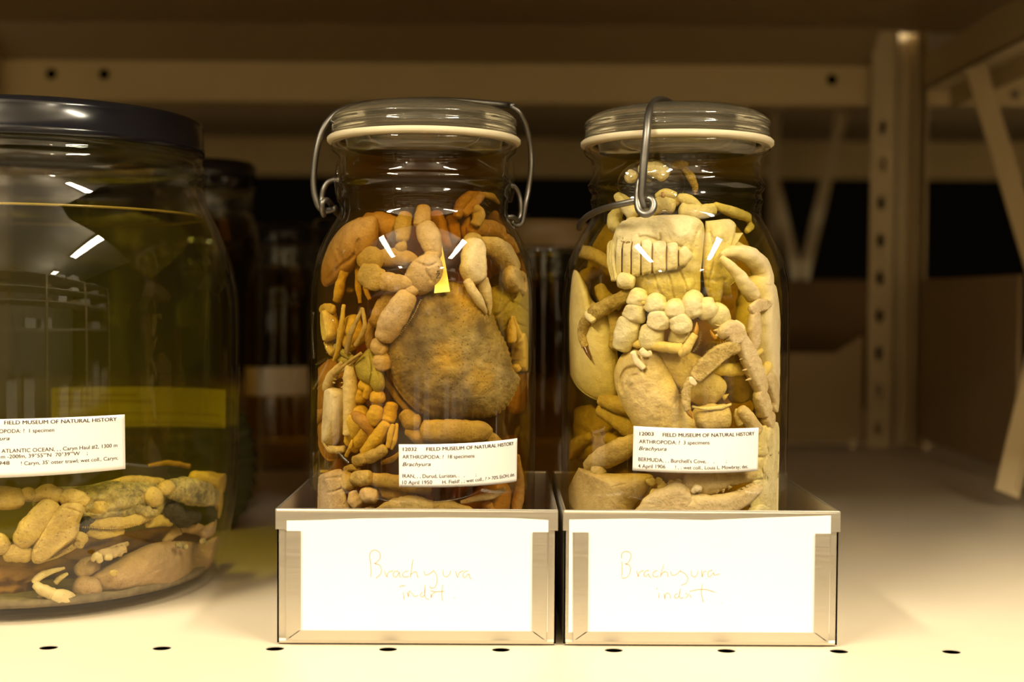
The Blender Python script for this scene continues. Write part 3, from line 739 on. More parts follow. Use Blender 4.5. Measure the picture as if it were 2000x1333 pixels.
# ------------------------------------------------------------------ crab kit
def nz(v, s, a):
    return noise.noise(Vector(v)*s)*a
class Crab:
    """builds solid limbs and shells at photo pixels, d mm behind the glass of jar J"""
    def __init__(s, J, name, label_, cat, group, org, mt):
        q = J.pt(*org); s.J = J; s.mt = mt
        s.root = empty(name, J.clamp(q, 0.004), label_, cat, group)
    def fin(s, m, name, mt=None, parent=None):
        J = s.J; m.v = [J.clamp(v) for v in m.v]
        return m.build(name, mt or s.mt, parent or s.root)
    def seg(s, m, pts, flat=0.75, n=24, sub=7, rnd=0.75, bump=0.35, lump=0.11, ext=0.34, grow=1.12, sc=260, rim=0.05, sq=0.97):
        """limb piece: pts (px, py, d, radius px); rounded ends"""
        q = []
        for px, py, d, r in pts:
            p = s.J.pt(px, py, d); q.append((p.x, p.y, p.z, r*grow*mpp(p.y)))
        def ex(a, b, r):
            d = [b[k]-a[k] for k in range(3)]; l = math.sqrt(sum(x*x for x in d)) or 1e-6
            return tuple(b[k]+d[k]/l*r*ext for k in range(3)) + (b[3],)
        q[0] = ex(q[1], q[0], q[0][3]); q[-1] = ex(q[-2], q[-1], q[-1][3]); ph = random.random()*6
        q = spline(q, sub); L = [0]
        for a, b in zip(q, q[1:]): L.append(L[-1] + math.dist(a[:3], b[:3]))
        T = L[-1] or 1e-6; r0 = q[0][3]; r1 = q[-1][3]
        ring = []
        # rounded cap parametrisation
        if T < 2.6*max(r0, r1) and rnd == 0.75: rnd = 0.95
        e0, e1 = r0*0.7*rnd, r1*0.7*rnd
        pos = [e0*(1-math.cos(k/5*math.pi/2)) for k in range(5)] + [e0 + (T-e0-e1)*k/ (len(q)) for k in range(len(q)+1)] + [T - e1*(1-math.cos(k/5*math.pi/2)) for k in range(4, -1, -1)]
        if e0+e1 > T: k = T/(e0+e1)*0.98; e0 *= k; e1 *= k; pos = [e0*(1-math.cos(k/5*math.pi/2)) for k in range(5)] + [e0 + (T-e0-e1)*k/4 for k in range(5)] + [T - e1*(1-math.cos(k/5*math.pi/2)) for k in range(4, -1, -1)]
        vw = Vector((0, 1, 0)); v = []
        def at(l):
            l = min(max(l, 0), T)
            for i in range(len(L)-1):
                if L[i] <= l <= L[i+1]:
                    u = (l-L[i])/max(L[i+1]-L[i], 1e-9); return [q[i][k]*(1-u)+q[i+1][k]*u for k in range(4)]
            return list(q[-1])
        for l in pos:
            x, y, z, r = at(l); a = at(l-T*.02); b = at(l+T*.02)
            t = (Vector(b[:3])-Vector(a[:3])).normalized()
            u = t.cross(vw)
            if u.length < .05: u = t.orthogonal()
            u.normalize(); k = t.cross(u)
            c = 1.0
            if l < e0: c = math.sqrt(max(1-((e0-l)/e0)**2, 0.0004))
            if l > T-e1: c = min(c, math.sqrt(max(1-((l-T+e1)/e1)**2, 0.0004)))
            c *= 0.95 + 0.10*math.sin(math.pi*min(1, (l/T))**1.5)
            if rim:
                c *= 1 + rim*math.exp(-((T-l-e1)/(r1*.35+1e-6))**2)
            for j in range(n):
                w = 2*math.pi*j/n; cw, sw = math.cos(w), math.sin(w)
                if sq != 1.0: cw = math.copysign(abs(cw)**sq, cw); sw = math.copysign(abs(sw)**sq, sw)
                c2 = c*(1 + 0.10*max(0, math.cos(w-ph*.5-3.4))**6 - 0.06*max(0, math.cos(w-ph*.5-4.3))**6 + lump*noise.noise(Vector((cw*1.2+ph, sw*1.2, l/max(r0, r1)*1.3))) + lump*.5*noise.noise(Vector((cw*3+ph, sw*3, l/max(r0,r1)*3))))
                p = Vector((x, y, z)) + u*(r*c2*cw) + k*(r*c2*flat*sw)
                p += (p-Vector((x, y, z))).normalized()*(noise.noise(p*sc)*bump*0.001) if c > .1 else Vector((0,0,0))
                v.append(p)
        M_ = len(pos)
        f = [(i*n+j, i*n+(j+1) % n, (i+1)*n+(j+1) % n, (i+1)*n+j) for i in range(M_-1) for j in range(n)]
        f += [tuple(range(n)), tuple((M_-1)*n+j for j in range(n))]
        m.add(v, f)
    def spikes(s, m, pts, h=3, r=2.0, side=None, jit=0.3):
        """small thorns: pts (px, py, d, dx, dy) with thorn direction in px"""
        for px, py, d, dx, dy in pts:
            a = s.J.pt(px-dx*.35, py-dy*.35, d); b = s.J.pt(px+dx*(1+random.uniform(-jit, jit)), py+dy*(1+random.uniform(-jit, jit)), d)
            rr = r*mpp(a.y)*(1+random.uniform(-jit, jit)); m.tube([a, a.lerp(b, .35), a.lerp(b, .75), b], [rr, rr*.85, rr*.4, rr*.04], 7)
    def along(s, path, n, off=0, ln=3, lo=None, skew=0.0):
        """n thorn specs along a px path (px, py, d), pointing to its left side (off>0) """
        q = spline(path, 8) if len(path) > 2 else [tuple(path[0][k]+(path[1][k]-path[0][k])*i/8 for k in range(3)) for i in range(9)]
        out = []
        for i in range(n):
            t = (i+.5)/n*(len(q)-1); k = int(t); u = t-k; a = q[k]; b = q[min(k+1, len(q)-1)]
            dx, dy = b[0]-a[0], b[1]-a[1]; l = math.hypot(dx, dy) or 1; nx, ny = dy/l, -dx/l
            out.append((a[0]+(b[0]-a[0])*u, a[1]+(b[1]-a[1])*u, a[2]+(b[2]-a[2])*u, nx*ln+dx/l*skew*ln, ny*ln+dy/l*skew*ln))
        return out
    def shell(s, m, outline, d, thick, back=None, p=2.2, creases=(), bumps=(), rough=0.3, n=150, k=36, rimw=0.0, tilt=(0, 0), center=None, wrap=0.75, sm=6, tooth=0.0, toothn=60):
        """domed plate: outline px (star-shaped); thick mm towards the viewer, back mm behind.
        creases: (list of px points, depth mm, width px); bumps: (px, py, height mm, radius px)"""
        back = thick*0.5 if back is None else back
        o = spline(list(outline)+[outline[0]], sm)[:-1]
        cx = sum(a for a, b in o)/len(o) if center is None else center[0]; cy = sum(b for a, b in o)/len(o) if center is None else center[1]
        # resample outline evenly
        L = [0]
        for a, b in zip(o, o[1:]+o[:1]): L.append(L[-1]+math.dist(a, b))
        pts = []; i = 0; oo = o+[o[0]]
        for j in range(n):
            l = L[-1]*j/n
            while L[i+1] < l: i += 1
            u = (l-L[i])/max(L[i+1]-L[i], 1e-9); x = oo[i][0]*(1-u)+oo[i+1][0]*u; y = oo[i][1]*(1-u)+oo[i+1][1]*u
            if tooth:
                w = 1 + tooth*(abs(math.sin(j/n*toothn*math.pi))**2)/max(1, math.dist((x, y), (cx, cy))); x = cx+(x-cx)*w; y = cy+(y-cy)*w
            pts.append((x, y))
        cl = [(spline(c, 16) if len(c) > 2 else [tuple(c[0][q]+(c[1][q]-c[0][q])*i/20 for q in (0, 1)) for i in range(21)], dp, w) for c, dp, w in creases]
        b0 = s.J.pt(cx, cy, d); base = b0.y; Rj = s.J.Ri(b0.z)
        def yf(xw):
            return -math.sqrt(max(Rj*Rj - min(abs(xw-s.J.cx), Rj)**2, 0))
        y00 = yf(b0.x)
        def h(x, y, rr):
            hh = thick*(max(0, 1-rr**p))**(1/p)
            e = max(0, 1-rr)**.5
            for bx, by, bh, br in bumps:
                q = ((x-bx)**2+(y-by)**2)/(br*br)
                if q < 9: hh += bh*math.exp(-q)*min(1, e*2)
            for c, dp, w in cl:
                dd = min((x-a)**2+(y-b)**2 for a, b in c)
                if dd < 9*w*w: hh -= dp*math.exp(-dd/(w*w))
            return hh
        v = []; f = []; scale = mpp(base)
        for side in (0, 1):
            for r in range(k+1):
                rr = r/k if side == 0 else r/k
                rr = rr**0.8
                for j in range(n):
                    x = cx+(pts[j][0]-cx)*rr; y = cy+(pts[j][1]-cy)*rr
                    if side == 0: H = h(x, y, rr)
                    else: H = -back*(max(0, 1-rr**2.5))**.4
                    D = base + (x-cx)*scale*tilt[0] + (y-cy)*scale*tilt[1] - H*0.001
                    D += wrap*(yf(P(x, y, D).x)-y00)
                    q = P(x, y, D)
                    if rough and side == 0: q.y += noise.noise(q*220)*rough*0.001*min(1, (1-rr)*6)
                    v.append(q)
        N = (k+1)*n
        for side in (0, 1):
            for r in range(k):
                for j in range(n):
                    a = side*N+r*n+j; b = side*N+r*n+(j+1) % n; f.append((a, b, b+n, a+n))
        for j in range(n): f.append((k*n+j, k*n+(j+1) % n, N+k*n+(j+1) % n, N+k*n+j))
        m.add(v, f)
def part(C, name, segs, mt=None, spikes=None, joint=True, **kw):
    m = MB(); js = []
    if joint:
        ps = [sg['p'] if isinstance(sg, dict) else sg for sg in segs]
        for a, b in zip(ps, ps[1:]):
            e, g = a[-1], b[0]; dd = math.dist(e[:2], g[:2])
            if dd < 26 and dd > 1: js.append(MB()); C.seg(js[-1], [(a[-2][0]*.3+e[0]*.7, a[-2][1]*.3+e[1]*.7, e[2]+1, e[3]*.7), (b[1][0]*.3+g[0]*.7, b[1][1]*.3+g[1]*.7, g[2]+1, g[3]*.7)], flat=.8, n=14)
    for sg in segs:
        if isinstance(sg, dict): a = dict(kw); a.update(sg); p = a.pop('p'); C.seg(m, p, **a)
        else: C.seg(m, sg, **kw)
    if spikes:
        for sp in spikes: C.spikes(m, sp[0], r=sp[1])
    o = C.fin(m, name, mt)
    for jm in js: C.fin(jm, 'joint_skin', M['membrane_pale'] if C.J is J2 else M['membrane'], o)
    return o
def plate_part(C, name, outline, d, thick, mt=None, **kw):
    m = MB(); C.shell(m, outline, d, thick, **kw); return C.fin(m, name, mt)
def ptip(C, parent, pts, mt):
    m = MB(); C.seg(m, pts, flat=.9, n=12, bump=0); o = C.fin(m, 'claw_tip', mt, parent); return o
# ------------------------------------------------------------------ crabs in the amber jar
og = J1.clamp(J1.pt(880, 690, 14), 0.004)
def spot(px, py, d, r, c): q = J1.pt(px, py, d) - og; return (tuple(q), r, c)
DK = (0.10, 0.065, 0.035); OR = (0.46, 0.27, 0.03)
M['cr_carapace'] = flesh('mottled_brown_shell', (0.31, 0.225, 0.085), (0.21, 0.145, 0.055), 0.55, 520, 150, 0.5, 0.9, hot=(0.38, 0.26, 0.06),
   spots=[spot(905,590,4,.010,OR), spot(818,655,4,.012,DK), spot(826,690,4,.007,DK), spot(795,735,4,.009,DK), spot(810,770,4,.006,DK), spot(860,775,4,.010,DK), spot(905,788,4,.012,DK), spot(935,640,4,.005,DK), spot(985,720,6,.006,DK), spot(872,700,3,.007,OR), spot(870,600,4,.006,DK), spot(940,740,3,.007,OR)])
M['cr_tan'] = flesh('pinkish_tan_shell', (0.50, 0.355, 0.205), (0.36, 0.245, 0.135), 0.35, 620, 90, 0.5, 0.6)
M['cr_ochre'] = flesh('ochre_shell', (0.43, 0.30, 0.105), (0.29, 0.195, 0.065), 0.35, 620, 80, 0.5, 0.6)
M['cr_yellow'] = flesh('yellow_shell', (0.58, 0.39, 0.06), (0.40, 0.25, 0.04), 0.25, 600, 70, 0.45, 0.5)
M['cr_olive'] = flesh('olive_yellow_shell', (0.36, 0.31, 0.08), (0.27, 0.22, 0.06), 0.25, 800, 70, 0.5, 0.5)
M['cr_orange'] = flesh('orange_brown_shell', (0.40, 0.22, 0.055), (0.24, 0.12, 0.03), 0.25, 500, 60, 0.5, 0.5)
M['cr_cream'] = flesh('cream_claw_shell', (0.58, 0.45, 0.23), (0.42, 0.31, 0.15), 0.2, 500, 80, 0.5, 0.5)
GA = 'brown crabs packed in the amber jar'

# big crab seen from above, back towards the lower left
C = Crab(J1, 'crab', 'largest crab in the amber jar, broad mottled brown back shell facing out', 'crab', GA, (880, 690, 14), M['cr_carapace'])
out = [(848,562),(880,550),(918,560),(944,582),(962,612),(972,642),(988,672),(997,700),(1001,722),(1015,738),(1008,760),(994,788),(973,808),(948,816),(905,816),(868,817),(838,815),(812,800),(788,777),(768,746),(755,712),(752,686),(763,660),(786,632),(808,602),(824,580)]
m = MB(); C.shell(m, out, 15, 13, back=6, p=2.4, rough=0.9, n=220, k=46, tooth=2.6, toothn=74, tilt=(0, 0), sm=3,
  creases=[([(800,640),(815,690),(800,745),(830,790)], .9, 9), ([(860,600),(880,650),(930,700),(905,740),(850,735)], .7, 9), ([(768,700),(778,738),(800,770),(838,800),(868,810)], .7, 3), ([(930,620),(952,660),(960,720),(940,770)], .6, 8)],
  bumps=[(830,650,1.3,28),(905,770,1.2,34),(925,670,1.0,30),(965,740,.8,22),(880,600,1.2,24)])
# the shell rises from its rim: shift its front so that it lies near the glass
car = C.fin(m, 'carapace')
part(C, 'rim_fold', [dict(p=[(757,680,16,3.6),(757,704,15,4),(768,738,14,4.3),(787,769,13,4.3),(812,796,13,4),(840,812,14,3.2),(866,818,15,2.5)], flat=.8, bump=.1),
                     dict(p=[(744,700,18,4),(750,735,17,5),(768,768,16,5),(792,798,16,4.5),(812,815,17,3)], flat=.8)], M['cr_ochre'])
# upper left walking legs of the big crab
part(C, 'walking_leg', [dict(p=[(798,575,6,17),(783,598,5,20.5),(762,632,5,20),(747,663,6,15)], flat=.55),
   dict(p=[(738,664,8,12),(741,680,8,14),(752,688,9,10)], flat=.8), dict(p=[(741,694,9,13),(746,706,9,16),(749,721,10,12)], flat=.8),
   dict(p=[(801,562,6,13),(808,574,7,15)], flat=.6)], M['cr_tan'],
   spikes=[(C.along([(822,585,6),(806,618,6),(780,655,7)], 22, ln=2.2), 1.3)])
part(C, 'walking_leg', [dict(p=[(774,573,14,17),(752,604,14,19),(735,636,14,15)], flat=.6), dict(p=[(728,628,15,7),(722,655,15,9),(727,675,15,9),(733,690,15,9),(735,706,15,8)], flat=.8)], M['cr_tan'])
part(C, 'walking_leg', [dict(p=[(790,806,12,12),(802,822,11,15),(818,826,11,12)], flat=.8), dict(p=[(795,840,12,9),(815,850,12,13),(830,856,12,12)], flat=.8),
   dict(p=[(826,840,9,16),(850,842,8,20),(900,843,8,20),(940,845,8,18),(952,850,9,13)], flat=.55), dict(p=[(948,852,10,12),(962,862,10,12),(985,885,10,8)], flat=.8)], M['cr_ochre'],
   spikes=[(C.along([(826,822,9),(880,821,8),(940,826,8)], 24, ln=2.0), 1.2)])

# swimming legs folded at the top left
C = Crab(J1, 'crab', 'tan crab folded above the largest one, its paddle legs pointing left', 'crab', GA, (800, 520, 12), M['cr_tan'])
m = MB(); C.shell(m, [(789,540),(803,515),(822,500),(846,496),(860,508),(865,530),(858,552),(842,568),(818,577),(800,565)], 9, 7, back=3, p=2.2, creases=[([(812,512),(836,520),(852,514)], .9, 2.5), ([(835,502),(828,520),(842,548)], .8, 3)], tooth=2.0, toothn=60, n=150, k=20); C.fin(m, 'carpus')
for P_, nm in (([(702,502,11,15),(722,506,10,20.5),(744,512,11,16)], 'swimming_paddle'), ([(704,533,7,16),(724,540,6,21),(745,551,7,17)], 'swimming_paddle')):
    part(C, nm, [dict(p=P_, flat=.3)], M['cr_ochre'])
part(C, 'walking_leg', [dict(p=[(744,505,13,15),(775,503,12,15),(802,506,12,10),(815,513,12,6)], flat=.6)])
part(C, 'walking_leg', [dict(p=[(746,549,8,17),(770,552,7,16),(795,555,6,12),(805,562,6,7)], flat=.6)])
part(C, 'walking_leg', [dict(p=[(792,418,14,12),(788,440,12,15),(786,470,11,11)], flat=.6), dict(p=[(781,476,11,5),(784,482,10,12),(793,482,10,6)], flat=.6)], M['cr_ochre'])
part(C, 'walking_leg', [dict(p=[(826,404,12,12),(826,425,11,14),(820,443,11,12)], flat=.6), dict(p=[(828,440,8,16),(838,462,7,20),(848,490,7,15),(855,503,8,9)], flat=.6),
   dict(p=[(836,494,8,14),(848,508,7,15)], flat=.6)])
part(C, 'walking_leg', [dict(p=[(697,520,16,4),(700,560,16,5.5),(703,592,16,3)], flat=.5), dict(p=[(712,560,16,4),(722,585,16,3)], flat=.5)], M['cr_yellow'])

# crab at the right whose arm folds over and hangs its pincers down
C = Crab(J1, 'crab', 'crab along the right wall of the amber jar, pincers hanging beside the paper slip', 'crab', GA, (985, 560, 14), M['cr_ochre'])
part(C, 'claw', [dict(p=[(926,474,5,19),(926,500,4,22),(926,530,4,22),(932,548,5,17)], flat=.7, sq=.9),
   dict(p=[(912,548,4,8),(922,566,3,9),(938,592,3,7),(950,613,4,2)], flat=.8), dict(p=[(941,545,5,12),(948,570,5,11),(954,595,5,7),(956,616,5,2)], flat=.8)],
   M['cr_cream'], spikes=[(C.along([(926,558,3),(942,585,3),(952,608,3)], 14, ln=1.6), 1.1)])
part(C, 'claw_arm', [dict(p=[(912,482,8,10),(918,470,8,12),(934,470,9,12)], flat=.8), dict(p=[(936,478,11,14),(962,483,9,19),(986,500,8,22),(1003,528,8,17)], flat=.7),
   dict(p=[(990,538,7,17),(1003,546,6,20),(1010,562,7,17)], flat=.8), dict(p=[(1016,535,8,8),(1024,552,8,9),(1018,572,8,8)], flat=.8)], M['cr_ochre'])
m = MB(); C.shell(m, [(962,560),(985,556),(1010,560),(1032,540),(1040,580),(1042,650),(1035,690),(1010,690),(985,670),(970,640),(950,610),(948,580)], 20, 9, back=5, p=2.2, tilt=(0,0),
   creases=[([(955,625),(980,610),(1000,585),(1012,575)], 1.3, 2.2), ([(1000,590),(1020,600),(1040,620)], 1.3, 2.2), ([(975,645),(1000,632),(1030,640)], 1.3, 2.2), ([(1008,640),(1004,680)], 1.2, 2.2), ([(990,560),(1000,590)], 1, 2.2)], n=150, k=30); C.fin(m, 'underside', M['cr_olive'])
part(C, 'walking_leg', [dict(p=[(915,455,20,14),(945,448,18,16),(980,458,18,14)], flat=.8), dict(p=[(985,465,16,10),(1000,480,15,11),(1008,495,15,8)], flat=.8)], M['cr_orange'])
part(C, 'walking_leg', [dict(p=[(1000,440,22,10),(1016,470,20,12),(1022,505,20,12),(1025,540,20,10)], flat=.8)], M['cr_orange'])
part(C, 'walking_leg', [dict(p=[(960,425,30,14),(990,440,30,15),(1010,462,28,12)], flat=.8), dict(p=[(1025,500,14,9),(1034,540,14,11),(1040,600,14,10)], flat=.7)], M['cr_orange'])

C = Crab(J1, 'crab', 'small crab high in the neck of the amber jar, claws curled', 'crab', GA, (930, 400, 12), M['cr_ochre'])
part(C, 'claw', [dict(p=[(893,425,16,8),(900,402,15,11),(915,384,15,8),(935,380,15,6)], flat=.8), dict(p=[(905,418,14,9),(925,396,13,10),(940,380,13,8)], flat=.8)], M['cr_orange'])
part(C, 'claw', [dict(p=[(940,380,16,5),(960,384,15,6),(975,398,15,2)], flat=.8), dict(p=[(925,405,12,10),(935,420,11,12),(928,440,12,8)], flat=.7)], M['cr_ochre'])
m = MB(); C.shell(m, [(905,428),(915,420),(940,440),(948,455),(925,470),(905,475),(898,450)], 24, 6); C.fin(m, 'carapace', M['cr_orange'])
part(C, 'walking_leg', [dict(p=[(880,425,24,10),(886,445,24,11),(890,470,24,8)], flat=.8), dict(p=[(850,418,22,14),(856,445,22,16),(872,485,22,10)], flat=.8)], M['cr_orange'])

C = Crab(J1, 'crab', 'crab with a smooth yellow pincer pointing up, right wall of the amber jar', 'crab', GA, (1020, 690, 10), M['cr_yellow'])
part(C, 'claw', [dict(p=[(1019,720,8,14),(1022,700,7,22),(1018,675,7,18),(1012,660,7,12)], flat=.7), dict(p=[(1000,668,7,8),(1000,645,7,8),(1000,618,8,2.5)], flat=.8), dict(p=[(1014,668,7,10),(1008,645,7,7),(1003,618,8,2.5)], flat=.8),
    dict(p=[(1006,715,9,7),(1010,724,9,8)], flat=.8)], M['cr_yellow'])
part(C, 'walking_leg', [dict(p=[(1032,730,9,4),(1034,770,9,4),(1038,830,9,3)], flat=.7)], M['cr_orange'])
m = MB(); C.shell(m, [(1000,735),(1030,730),(1036,760),(1025,800),(1000,810),(985,790)], 30, 8); C.fin(m, 'carapace', M['cr_orange'])

C = Crab(J1, 'crab', 'crab deep behind the upper left of the amber jar, smooth orange brown shell', 'crab', GA, (680, 480, 18), M['cr_orange'])
m = MB(); C.shell(m, [(700,425),(735,424),(738,470),(722,500),(705,505),(690,530),(660,550),(634,560),(625,535),(632,500),(650,465),(672,440)], 14, 9, back=5, tilt=(0,0), creases=[([(640,545),(665,520),(690,500),(700,470)], 1.2, 4), ([(670,515),(660,490)], .8, 4)], n=120, k=24); C.fin(m, 'carapace')
part(C, 'walking_leg', [dict(p=[(715,432,16,14),(745,440,16,22),(775,450,17,20)], flat=.8), dict(p=[(735,475,22,12),(760,480,22,12)], flat=.8)], M['cr_orange'])
part(C, 'walking_leg', [dict(p=[(672,530,12,6),(664,560,12,9),(658,590,12,7)], flat=.6), dict(p=[(686,512,14,4),(676,535,13,5),(668,550,13,3)], flat=.6)], M['cr_yellow'])

C = Crab(J1, 'crab', 'crab at the left wall of the amber jar, broad yellow claw palm', 'crab', GA, (645, 640, 6), M['cr_yellow'])
part(C, 'claw', [dict(p=[(638,612,5,17),(640,635,4,21),(643,660,4,17)], flat=.6), dict(p=[(640,668,7,9),(652,690,7,8)], flat=.8), dict(p=[(628,606,6,8),(640,602,6,8),(652,605,6,8)], flat=.6)], M['cr_yellow'])
part(C, 'walking_leg', [dict(p=[(672,596,4,3.2),(668,625,4,4.5),(664,660,5,5),(658,690,5,4),(652,705,5,3)], flat=.8)], M['cr_yellow'])
part(C, 'walking_leg', [dict(p=[(708,602,4,3),(695,630,4,4),(684,655,4,5),(676,690,5,4)], flat=.8), dict(p=[(708,602,4,3),(712,640,5,4),(694,676,5,4)], flat=.8)], M['cr_ochre'])
part(C, 'walking_leg', [dict(p=[(668,640,10,10),(678,665,10,11),(690,682,10,8)], flat=.8), dict(p=[(688,620,12,14),(694,650,12,16),(700,672,12,12)], flat=.8)], M['cr_yellow'])
part(C, 'walking_leg', [dict(p=[(706,690,4,2.5),(680,708,4,3),(650,735,5,3.5),(622,760,6,3)], flat=.8), dict(p=[(700,698,5,2.5),(672,722,5,3),(640,740,6,3)], flat=.8)], M['cr_ochre'])
part(C, 'walking_leg', [dict(p=[(650,690,9,6),(668,704,9,7),(682,706,9,6)], flat=.8), dict(p=[(655,675,8,5),(672,690,8,6),(688,700,8,5)], flat=.8)], M['cr_olive'])

C = Crab(J1, 'crab', 'crab in the left half of the amber jar, pale claw gaping and yellow belly plates', 'crab', GA, (700, 760, 10), M['cr_yellow'])
m = MB(); C.shell(m, [(690,715),(718,682),(728,690),(745,720),(752,755),(735,768),(722,753),(702,742)], 10, 5, back=4, creases=[([(722,690),(726,720),(722,752)], 1.0, 1.8), ([(735,720),(745,745)], .7, 2)], n=110, k=18); C.fin(m, 'belly_plate', M['cr_olive'])
part(C, 'claw', [dict(p=[(643,862,7,15),(648,840,6,24),(652,800,5,27),(655,768,5,25)], flat=.6, sq=.85), dict(p=[(640,765,7,10),(644,745,6,10),(656,725,6,8),(668,708,7,3)], flat=.7), dict(p=[(680,850,6,10),(683,800,6,11),(684,755,6,12),(683,720,6,9),(684,705,7,4)], flat=.8),
    dict(p=[(632,858,7,6),(648,878,7,7),(672,878,8,6)], flat=.8)],
    M['cr_cream'], spikes=[([(652,748,6,4,1),(654,741,6,4,1),(657,734,6,4,1),(661,727,6,4,1),(666,720,6,4,1),(669,757,6,-4,0),(669,748,6,-4,0),(671,739,6,-4,0),(673,730,6,-4,0)], 2.2)])
part(C, 'walking_leg', [dict(p=[(704,752,10,10),(718,758,10,8),(714,778,10,6)], flat=.8), dict(p=[(700,762,10,13),(698,785,10,15)], flat=.7), dict(p=[(697,798,10,16),(700,825,9,22),(690,852,10,16),(680,868,10,9)], flat=.7)])
part(C, 'walking_leg', [dict(p=[(738,768,11,14),(738,785,10,14)], flat=.7), dict(p=[(736,796,9,12),(732,812,9,14),(725,828,9,11)], flat=.8), dict(p=[(722,832,9,10),(706,856,9,11),(690,880,10,8)], flat=.8)])
part(C, 'walking_leg', [dict(p=[(765,790,13,13),(762,806,12,12),(758,824,11,12)], flat=.8), dict(p=[(755,828,9,11),(735,858,8,13),(712,888,9,10)], flat=.8)])
part(C, 'walking_leg', [dict(p=[(692,902,7,11),(712,898,6,11),(716,902,6,11)], flat=.6), dict(p=[(716,896,6,11),(735,888,5,11),(752,876,5,9)], flat=.6)], M['cr_ochre'])
part(C, 'walking_leg', [dict(p=[(768,830,7,4),(762,850,6,5),(758,875,6,4)], flat=.6), dict(p=[(775,828,8,3),(772,855,7,4),(764,878,7,3)], flat=.6)])
part(C, 'walking_leg', [dict(p=[(688,860,6,2),(684,875,5,3.5),(676,892,6,4)], flat=.6)])
part(C, 'walking_leg', [dict(p=[(780,885,12,3),(765,898,12,5),(745,905,12,4)], flat=.6)], M['cr_ochre'])

C = Crab(J1, 'crab', 'crab at the bottom left of the amber jar, grey tan belly plates and jointed legs', 'crab', GA, (660, 960, 8), M['cr_tan'])
m = MB(); C.shell(m, [(618,935),(632,925),(668,918),(674,955),(682,985),(690,1020),(640,1040),(614,1030),(614,980)], 5, 5, back=5, p=3, tilt=(0,0), creases=[([(616,940),(645,934),(670,932)], 1.0, 1.6), ([(616,966),(645,962),(672,953)], 1.0, 1.6)], n=120, k=26); C.fin(m, 'underside')
part(C, 'walking_leg', [dict(p=[(672,925,8,9),(680,940,7,14),(684,955,7,11)], flat=.8), dict(p=[(690,938,6,12),(706,934,5,14),(724,935,5,12)], flat=.8), dict(p=[(722,936,7,11),(760,940,7,13),(800,948,8,12),(840,960,10,8)], flat=.8), dict(p=[(674,918,9,6),(690,914,9,6),(703,918,9,4)], flat=.8)], M['cr_ochre'])
part(C, 'walking_leg', [dict(p=[(690,962,7,8),(694,978,6,13),(702,990,6,9)], flat=.8), dict(p=[(708,965,6,10),(718,968,5,14),(736,972,5,9)], flat=.8), dict(p=[(735,955,12,10),(770,962,12,16),(810,970,13,10)], flat=.7)], M['cr_tan'])
part(C, 'walking_leg', [dict(p=[(700,1010,8,8),(730,1000,8,12)], flat=.8)], M['cr_tan'])

C = Crab(J1, 'crab', 'crab at the foot of the amber jar, rounded ochre limb lying under the white label', 'crab', GA, (830, 990, 5), M['cr_ochre'])
part(C, 'walking_leg', [dict(p=[(738,1004,5,10),(770,994,4,18),(810,989,3,18),(845,993,4,12)], flat=.8), dict(p=[(846,990,4,10),(880,992,4,11),(920,1003,5,9)], flat=.8)])
part(C, 'walking_leg', [dict(p=[(900,982,5,4),(930,975,4,6),(962,968,4,7),(985,956,5,5)], flat=.6)], M['cr_tan'])
m = MB(); C.shell(m, [(940,950),(990,945),(1000,985),(990,1030),(930,1030),(880,1030),(900,985)], 22, 8); C.fin(m, 'carapace', M['cr_orange'])
part(C, 'walking_leg', [dict(p=[(960,1010,10,12),(950,985,10,9)], flat=.8), dict(p=[(1005,1010,8,8),(1012,975,8,10),(1015,940,8,7),(1008,890,9,6)], flat=.8)], M['cr_orange'])

# deeper crabs filling the amber jar
for i, (o_, d_, cr, lb) in enumerate((
   ([(700,600),(760,560),(820,560),(900,520),(960,560),(980,640),(940,760),(880,840),(780,840),(700,760)], 62, [([(720,700),(800,640),(900,640)], 1.2, 6)], 'crab buried behind the largest one at mid height of the amber jar'),
   ([(640,880),(700,870),(790,870),(850,880),(900,900),(860,960),(800,980),(700,975),(640,960)], 55, [([(660,930),(760,900),(860,930)], 1.2, 6)], 'crab buried deep at the lower left of the amber jar, behind leg tips'),
   ([(860,880),(940,870),(1010,850),(1030,900),(1030,980),(960,1000),(880,990)], 50, [([(880,930),(960,930),(1010,900)], 1.2, 6)], 'crab buried deep at the lower right of the amber jar, behind the label'),
   ([(760,440),(820,425),(900,440),(960,450),(1000,500),(960,540),(860,540),(780,530)], 60, [([(800,500),(860,470),(930,500)], 1.2, 6)], 'crab buried deep below the neck of the amber jar'),
   ([(620,720),(650,700),(690,720),(700,800),(680,880),(640,900),(618,850)], 18, [([(630,800),(670,790)], 1.2, 5)], 'orange brown crab pressed to the left wall behind the gaping claw'))):
    C = Crab(J1, 'crab', lb, 'crab', GA, (o_[0][0]*.5+o_[4][0]*.5, o_[4][1], d_), M['cr_orange'])
    m = MB(); C.shell(m, o_, d_, 8, back=4, creases=cr, n=100, k=16, rough=1.2); C.fin(m, 'carapace')
    cx_ = sum(a for a, b in o_)/len(o_); cy_ = sum(b for a, b in o_)/len(o_)
    for s_ in (-1, 1):
        part(C, 'walking_leg', [dict(p=[(cx_+s_*20, cy_+10, d_-10, 9), (cx_+s_*50, cy_+25, d_-12, 11), (cx_+s_*75, cy_+60, d_-8, 7)], flat=.8)])

